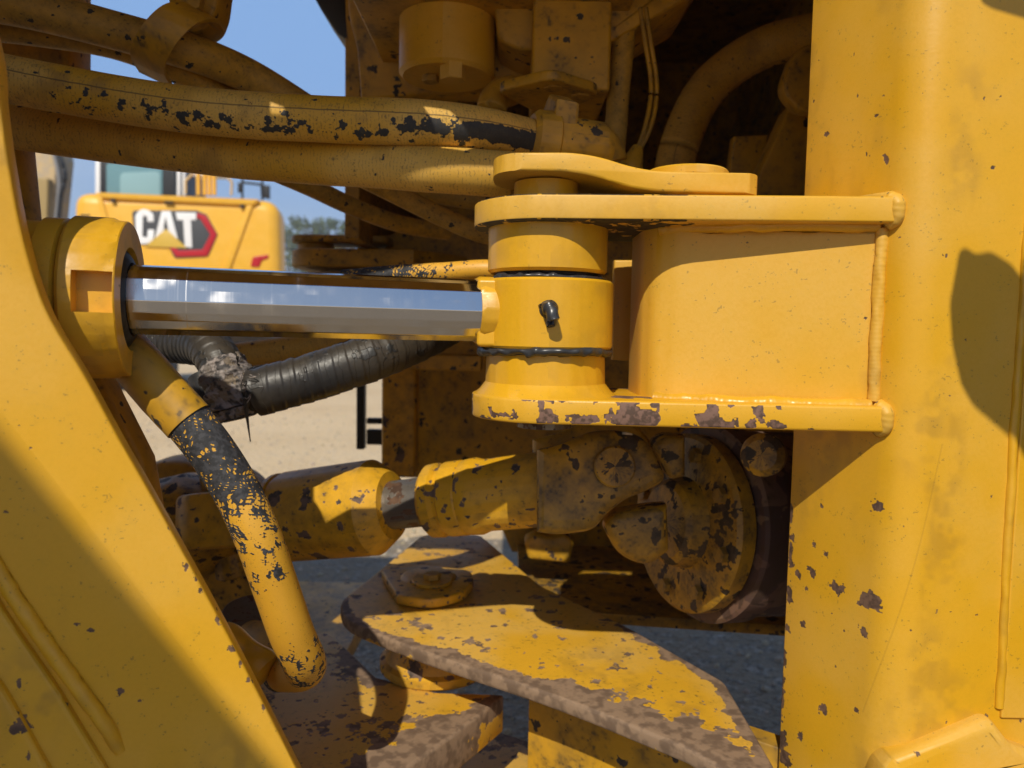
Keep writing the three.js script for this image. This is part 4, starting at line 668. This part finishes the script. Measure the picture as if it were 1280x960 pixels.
// taped hose
{
  const t = thing('taped_hose', 'hose wound in shiny black tape with a frayed grey cloth end', 'hose');
  mesh('wrap', tube(pxs([[312, 494, 0.955], [330, 488, 0.955], [380, 475, 0.966], [430, 459, 0.977], [480, 441, 0.999], [540, 415, 1.066], [600, 380, 1.166]]), (q, a) => 0.0315 * (q < 0.02 ? 0.8 : 1) * (1 + 0.05 * (vn(q * 46, a * 0.5, 999, 999, 3) - 0.5) + 0.035 * (((q * 24 + a / 6.283) % 1) - 0.5)), { n: 260, seg: 36 }), M.tape, t);
  mesh('wrap', tube(pxs([[200, 428, 1.054], [238, 430, 1.021], [262, 436, 0.988], [276, 456, 0.971], [284, 486, 0.966]]), (q, a) => 0.0282 * (1 + 0.05 * (vn(q * 30, a * 0.5, 999, 999, 8) - 0.5) + 0.035 * (((q * 16 + a / 6.283) % 1) - 0.5)), { n: 140, seg: 32 }), M.tape, t);
  mesh('cloth', tube(pxs([[277, 452, 0.968], [286, 478, 0.961], [294, 500, 0.957], [300, 522, 0.957]]), (q, a) => (0.0266 + 0.0066 * Math.sin(q * 3)) * (1 + 0.30 * (vn(q * 9, a * 1.6, 999, 999, 3) - 0.5) + 0.16 * (vn(q * 34, a * 6, 999, 999, 13) - 0.5)), { n: 70, seg: 40 }), M.fabric, t);
  mesh('hose_end', tube(pxs([[258, 470, 0.999], [268, 500, 0.988], [282, 515, 0.982]]), 0.0245, { n: 24 }), M.rubber, t);
  const r = rng(9), lst = [];
  for (let i = 0; i < 16; i++) { const x = 300 + r() * 22, y = 462 + r() * 40, d = .917 + r() * .033; lst.push(tube(pxs([[x, y, d], [x + 8 * (r() - .2), y + 10 * (r() - .5), d - .006], [x + 22 * (r() - .3), y + 26 * (r() - .4), d - .002]]), 0.0007, { n: 8, seg: 5, caps: false })); }
  mesh('frayed_threads', mergeGeometries(lst), M.fabric, t);
  mesh('loose_thread', tube(pxs([[312, 490, 0.924], [308, 510, 0.927], [310, 530, 0.930], [313, 552, 0.932]]), (q) => 0.0042 * Math.pow(1 - q, 1.6) + 0.0008, { n: 30, seg: 8 }), M.rubber, t);
  settle(t);
}

// ── far side ──
{
  const t = thing('far_steering_bracket', 'dark steering bracket lug on the far side, edge on beside the trees', 'bracket');
  const W = (px, d, th) => wall(px, d, th, 0.004);
  const a = at(358, 312, 1.62), b = at(520, 332, 1.62), y = (q) => at(430, q, 1.62).y;
  mesh('lug_plate', slab([[a.x, 1.60, .08], [b.x, 1.58], [b.x + 0.2, 1.85], [a.x, 1.85, .1]], y(334), y(312), 0.004), M.grimyShade, t);
  mesh('lock_plate', slab([[at(360, 300, 1.65).x, 1.64, .05], [at(486, 300, 1.65).x, 1.64, .03], [at(486, 300, 1.65).x, 1.76, .03], [at(360, 300, 1.65).x, 1.76, .05]], y(301), y(292), 0.003), M.grimyShade, t);
  mesh('pin_head', disc(V(at(395, 300, 1.7).x, y(312), -1.7), UY, 0.04, y(301) - y(312), 0.002), M.grimyShade, t);
  mesh('lug_plate', slab([[a.x + 0.02, 1.62, .08], [b.x, 1.60], [b.x + 0.2, 1.85], [a.x + 0.02, 1.85, .1]], y(352), y(340), 0.004), M.grimyShade, t);
  settle(t);
  const p = thing('handrail_post', 'slim black steel post with a small step bracket on the far side', 'post');
  mesh('post', box(at(445, 562, 1.95), at(460, 120, 1.98), 0.004), M.black, p);
  mesh('step_bracket', box(at(458, 556, 1.95), at(482, 536, 1.97), 0.003), M.black, p);
  mesh('step_bracket', box(at(458, 530, 1.95), at(482, 522, 1.97), 0.003), M.black, p);
  mesh('panel', box(at(462, 300, 2.0), at(487, 236, 2.02), 0.003), plain([0.24, 0.19, 0.15], 0.7), p);
  settle(p);
}

// ── excavator in the yard ──
{
  const t = thing('parked_excavator', 'yellow excavator seen from behind with a lettered emblem on its counterweight', 'excavator');
  const D = 11.2, yw = 0.19, O = at(220, 300, D), U = V(Math.cos(yw), 0, -Math.sin(yw)), N = V(Math.sin(yw), 0, Math.cos(yw));
  const py = paint({ seed: 61, w: 2, h: 2, res: 256, cover: 0, base: [0.80, 0.43, 0.03], dust: 0.1, grime: 0, cell: 0.2, rough: 0.4, fleck: 0 });
  const Pl = (px, lift, th, bev, r) => platePx(O.clone().addScaledVector(N, lift), U, px, th, bev, r);
  const cw = mesh('counterweight', Pl([[91, 239, .22], [349, 250, .28], [352, 380, .2], [88, 380, .2]], 0, 0.8, 0.16, 0.2), py, t);
  mesh('top_ridge', Pl([[120, 240, .05], [325, 249, .05], [316, 257, .03], [128, 248, .03]], 0.05, 0.2, 0.03), py, cw);
  mesh('crease', Pl([[308, 256], [316, 257], [287, 338], [277, 338]], 0.035, 0.1, 0.02), py, cw);
  mesh('crease', Pl([[119, 240], [126, 241], [142, 300], [136, 300]], 0.03, 0.1, 0.02), py, cw);
  const red = plain([0.45, 0.012, 0.018], 0.3), grey = plain([0.055, 0.056, 0.06], 0.45), white = plain([0.85, 0.85, 0.86], 0.4), gold = plain([0.62, 0.40, 0.05], 0.4);
  mesh('tail_lamp', Pl([[316, 321, .03], [336, 318, .03], [335, 323, .02], [327, 325, .03], [324, 334, .03], [313, 333, .03]], 0.02, 0.06, 0.01), red, cw);
  // emblem: dark field, white letters, gold triangle, red hexagon band
  const em = mesh('emblem', Pl([[165, 263, .06], [246, 263, .02], [258, 268], [272, 293], [260, 321, .05], [218, 323, .05], [210, 306], [168, 306, .06]], 0.012, 0.02, 0.002), grey, cw);
  const flat = (px, lift = 0.018) => Pl(px, lift, 0.008, 0.001);
  mesh('emblem_band', flat([[246, 266], [257, 269], [271, 293], [259, 320], [220, 321], [212, 309], [218, 309], [224, 313], [253, 312], [263, 293], [250, 273], [246, 273]], 0.020), red, em);
  mesh('letter', flat([[177, 261, .05], [184, 262, .05], [192, 267, .05], [192, 277], [184.5, 277], [183.5, 270, .02], [178.5, 270, .02], [178, 296, .02], [184, 297, .02], [185, 287], [192.5, 287], [192, 300, .06], [184, 305, .06], [174, 305, .06], [170, 300, .05], [169, 268, .05]], 0.019), white, em);
  mesh('letter', flat([[202, 264], [213, 264], [222, 298], [214, 298], [207.5, 278], [200, 300], [193, 300]], 0.019), white, em);
  mesh('letter_gap', flat([[207, 270], [209.5, 284], [204.5, 284]], 0.0205), grey, em);
  mesh('letter', flat([[219.5, 265.5], [245, 266], [245, 275], [238.5, 275], [240, 310, .02], [231, 308], [229, 275], [221.5, 275]], 0.019), white, em);
  mesh('emblem_triangle', flat([[207.5, 286], [234, 310], [181, 308]], 0.024), gold, em);
  for (const [px, nm] of [[[[96, 300], [164, 302], [164, 303], [96, 301]], 'panel_gap'], [[[280, 345], [345, 347], [345, 348], [280, 346]], 'panel_gap'], [[[205, 252], [216, 252.4], [216, 254], [205, 253.6]], 'latch'], [[[138, 249], [143, 249], [143, 252], [138, 252]], 'lifting_eye'], [[[300, 256], [305, 256], [305, 259], [300, 259]], 'lifting_eye']]) mesh(nm, Pl(px, 0.06, 0.08, 0.002), M.black, cw);
  for (let k = 0; k < 5; k++) mesh('vent_slat', Pl([[100, 268 + k * 5], [112, 268 + k * 5], [112, 270 + k * 5], [100, 270 + k * 5]], 0.012, 0.03, 0.002), M.black, cw);
  // cab, rails, hoses, tracks
  const cab = mesh('cab', Pl([[119, 196, .03], [232, 196, .05], [232, 245], [119, 245]], -1.6, 1.6, 0.03), M.black, t);
  const glass = plain([0.16, 0.30, 0.34], 0.12); mesh('window', Pl([[133, 204, .04], [203, 204, .04], [203, 245], [133, 245]], -1.585, 0.02, 0.004), glass, cab);
  mesh('trim_and_reflection', Pl([[119, 196], [125, 196], [125, 245], [119, 245]], -1.58, 0.05, 0.01), white, cab);
  mesh('trim_and_reflection', Pl([[150, 216, .08], [200, 214, .08], [200, 245], [150, 245]], -1.575, 0.02, 0.002), plain([0.28, 0.45, 0.48], 0.2), cab);  // paler shape laid on the glass as a painted reflection
  for (const [x, w] of [[212, 6], [221, 4], [228, 3]]) mesh('upright', Pl([[x, 206], [x + w, 206], [x + w, 245], [x, 245]], -1.2, 0.1, 0.01), x < 220 ? M.black : white, t);
  const bar = (a, b, r, m, n) => mesh(n, tube([a, b].map(([x, y]) => onPlane(x, y, O.clone().addScaledVector(N, -0.9), N)), r, { n: 2, seg: 8 }), m, t);
  for (const [a, b] of [[[232, 242], [232, 226]], [[232, 226], [244, 214]], [[278, 214], [290, 228]], [[290, 228], [289, 244]]]) bar(a, b, 0.022, plain([0.6, 0.42, 0.2], 0.5), 'guard_rail');
  for (const x of [248, 256, 262, 268]) bar([x, 244], [x, 214], 0.035, py, 'boom_hose');
  mesh('boom', Pl([[243, 208], [280, 208], [282, 220], [241, 220]], -1.4, 0.3, 0.02), white, t);
  for (const [a, b] of [[[303, 248], [303, 200]], [[328, 250], [328, 205]], [[303, 228], [328, 231]], [[303, 205], [328, 208]]]) bar(a, b, 0.02, M.black, 'hand_rail');
  mesh('mirror', Pl([[325, 230], [337, 232], [337, 248], [326, 246]], -0.9, 0.1, 0.02), M.black, t);
  mesh('mirror', Pl([[297, 228], [302, 228], [302, 240], [297, 240]], -0.9, 0.1, 0.02), M.black, t);
  for (const x of [95, 285]) mesh('track', Pl([[x, 400], [x + 55, 400], [x + 55, 482], [x, 482]], -1.6, 4, 0.1), M.dark, t);
  mesh('undercarriage', Pl([[120, 378], [320, 378], [320, 440], [120, 440]], -1.7, 3.2, 0.05), M.dark, t);
  settle(t);
  // arm of another digger at the left
  const a = thing('digger_arm', 'pale weathered digger arm with hydraulic lines standing against the sky', 'digger arm'), pale = paint({ seed: 62, w: 2, h: 2, res: 256, cover: 0.2, base: [0.42, 0.33, 0.22], under: [0.25, 0.18, 0.12], dust: 0.4, grime: 0.2, cell: 0.25, rough: 0.6 });
  const W = (px, d, th) => wall(px, d, th, 0.03, 0.05);
  mesh('stick', W([[20, 150], [66, 160], [72, 196], [64, 275], [40, 330], [10, 330]], 13, 0.5), pale, a);
  mesh('bucket_link', W([[42, 236], [53, 264], [60, 330], [30, 330]], 12.9, 0.3), plain([0.72, 0.40, 0.04], 0.5), a);
  mesh('cylinder', W([[44, 222], [60, 222], [58, 290], [48, 290]], 12.85, 0.2), plain([0.34, 0.24, 0.09], 0.5), a);
  mesh('hydraulic_line', tube(pxs([[60, 170, 12.8], [76, 200, 12.8], [81, 220, 12.8], [76, 245, 12.8], [73, 275, 12.8]]), 0.04, { n: 24, seg: 8 }), M.black, a);
  mesh('hydraulic_line', tube(pxs([[66, 185, 12.8], [74, 225, 12.8], [70, 280, 12.8]]), 0.035, { n: 24, seg: 8 }), plain([0.2, 0.2, 0.21], 0.5), a);
  mesh('foot', W([[10, 325], [62, 325], [62, 490], [10, 490]], 13, 0.5), pale, a);
  settle(a);
}

// ── trees ──
{
  const leaf = [plain([0.085, 0.115, 0.040], 0.9), plain([0.100, 0.125, 0.050], 0.9)], bark = plain([0.10, 0.08, 0.06], 0.9);
  const tree = (px, top, wpx, D, seed, label) => {
    const t = thing('tree', label, 'tree', 'trees beyond the yard'), r = rng(seed), c = at(px, top, D), h = c.y, R = wpx / F * D / 2;
    mesh('trunk', mergeGeometries([tube([V(c.x, 0, c.z), V(c.x + 0.1, h * 0.5, c.z), V(c.x, h * 0.9, c.z)], (q) => 0.22 * (1 - 0.85 * q), { n: 10, seg: 8 }), ...[...Array(6).keys()].map((i) => { const a = i * 1.05 + r(), y = h * (0.35 + 0.08 * i); return tube([V(c.x, y, c.z), V(c.x + Math.cos(a) * R * 0.4, y + h * 0.12, c.z + Math.sin(a) * R * 0.4), V(c.x + Math.cos(a) * R * 0.75, y + h * 0.16, c.z + Math.sin(a) * R * 0.75)], (q) => 0.07 * (1 - 0.7 * q), { n: 6, seg: 6 }); })]), bark, t);
    const P = [], clumps = []; for (let i = 0; i < 46; i++) { const y = Math.pow(r(), 0.8), rad = R * (0.35 + 0.75 * Math.sin(Math.PI * (0.12 + 0.80 * y))) * Math.sqrt(r()), a = r() * 6.28; clumps.push([c.x + Math.cos(a) * rad, h * (0.16 + 0.80 * y), c.z + Math.sin(a) * rad, R * (0.16 + 0.16 * r())]); }
    for (const [x, y, z, q] of clumps) for (let k = 0; k < 46; k++) { const d = V(r() - .5, r() - .5, r() - .5).normalize().multiplyScalar(q * Math.cbrt(r())), s = 0.12 + 0.14 * r(), u = V(r() - .5, r() - .5, r() - .5).normalize().multiplyScalar(s), v = V(r() - .5, r() - .5, r() - .5).normalize().multiplyScalar(s), o = V(x, y, z).add(d); for (const p of [o, o.clone().add(u), o.clone().add(u).add(v), o, o.clone().add(u).add(v), o.clone().add(v)]) P.push(p.x, p.y, p.z); }
    const g = new THREE.BufferGeometry(); g.setAttribute('position', new THREE.Float32BufferAttribute(P, 3)); g.computeVertexNormals(); mesh('crown', g, leaf[seed % 2], t); settle(t);
  };
  tree(383, 262, 58, 62, 71, 'tall green tree right behind the excavator, tallest of the row');
  tree(412, 268, 40, 66, 72, 'slim green tree next to the tallest one in the row');
  tree(360, 272, 44, 70, 73, 'green tree partly hidden by the counterweight corner');
  tree(436, 274, 34, 60, 74, 'green tree beside the slim black far post');
}

scene.fog = new THREE.FogExp2(rgb(0.72, 0.80, 0.92), 0.0025);
renderer.render(scene, camera);
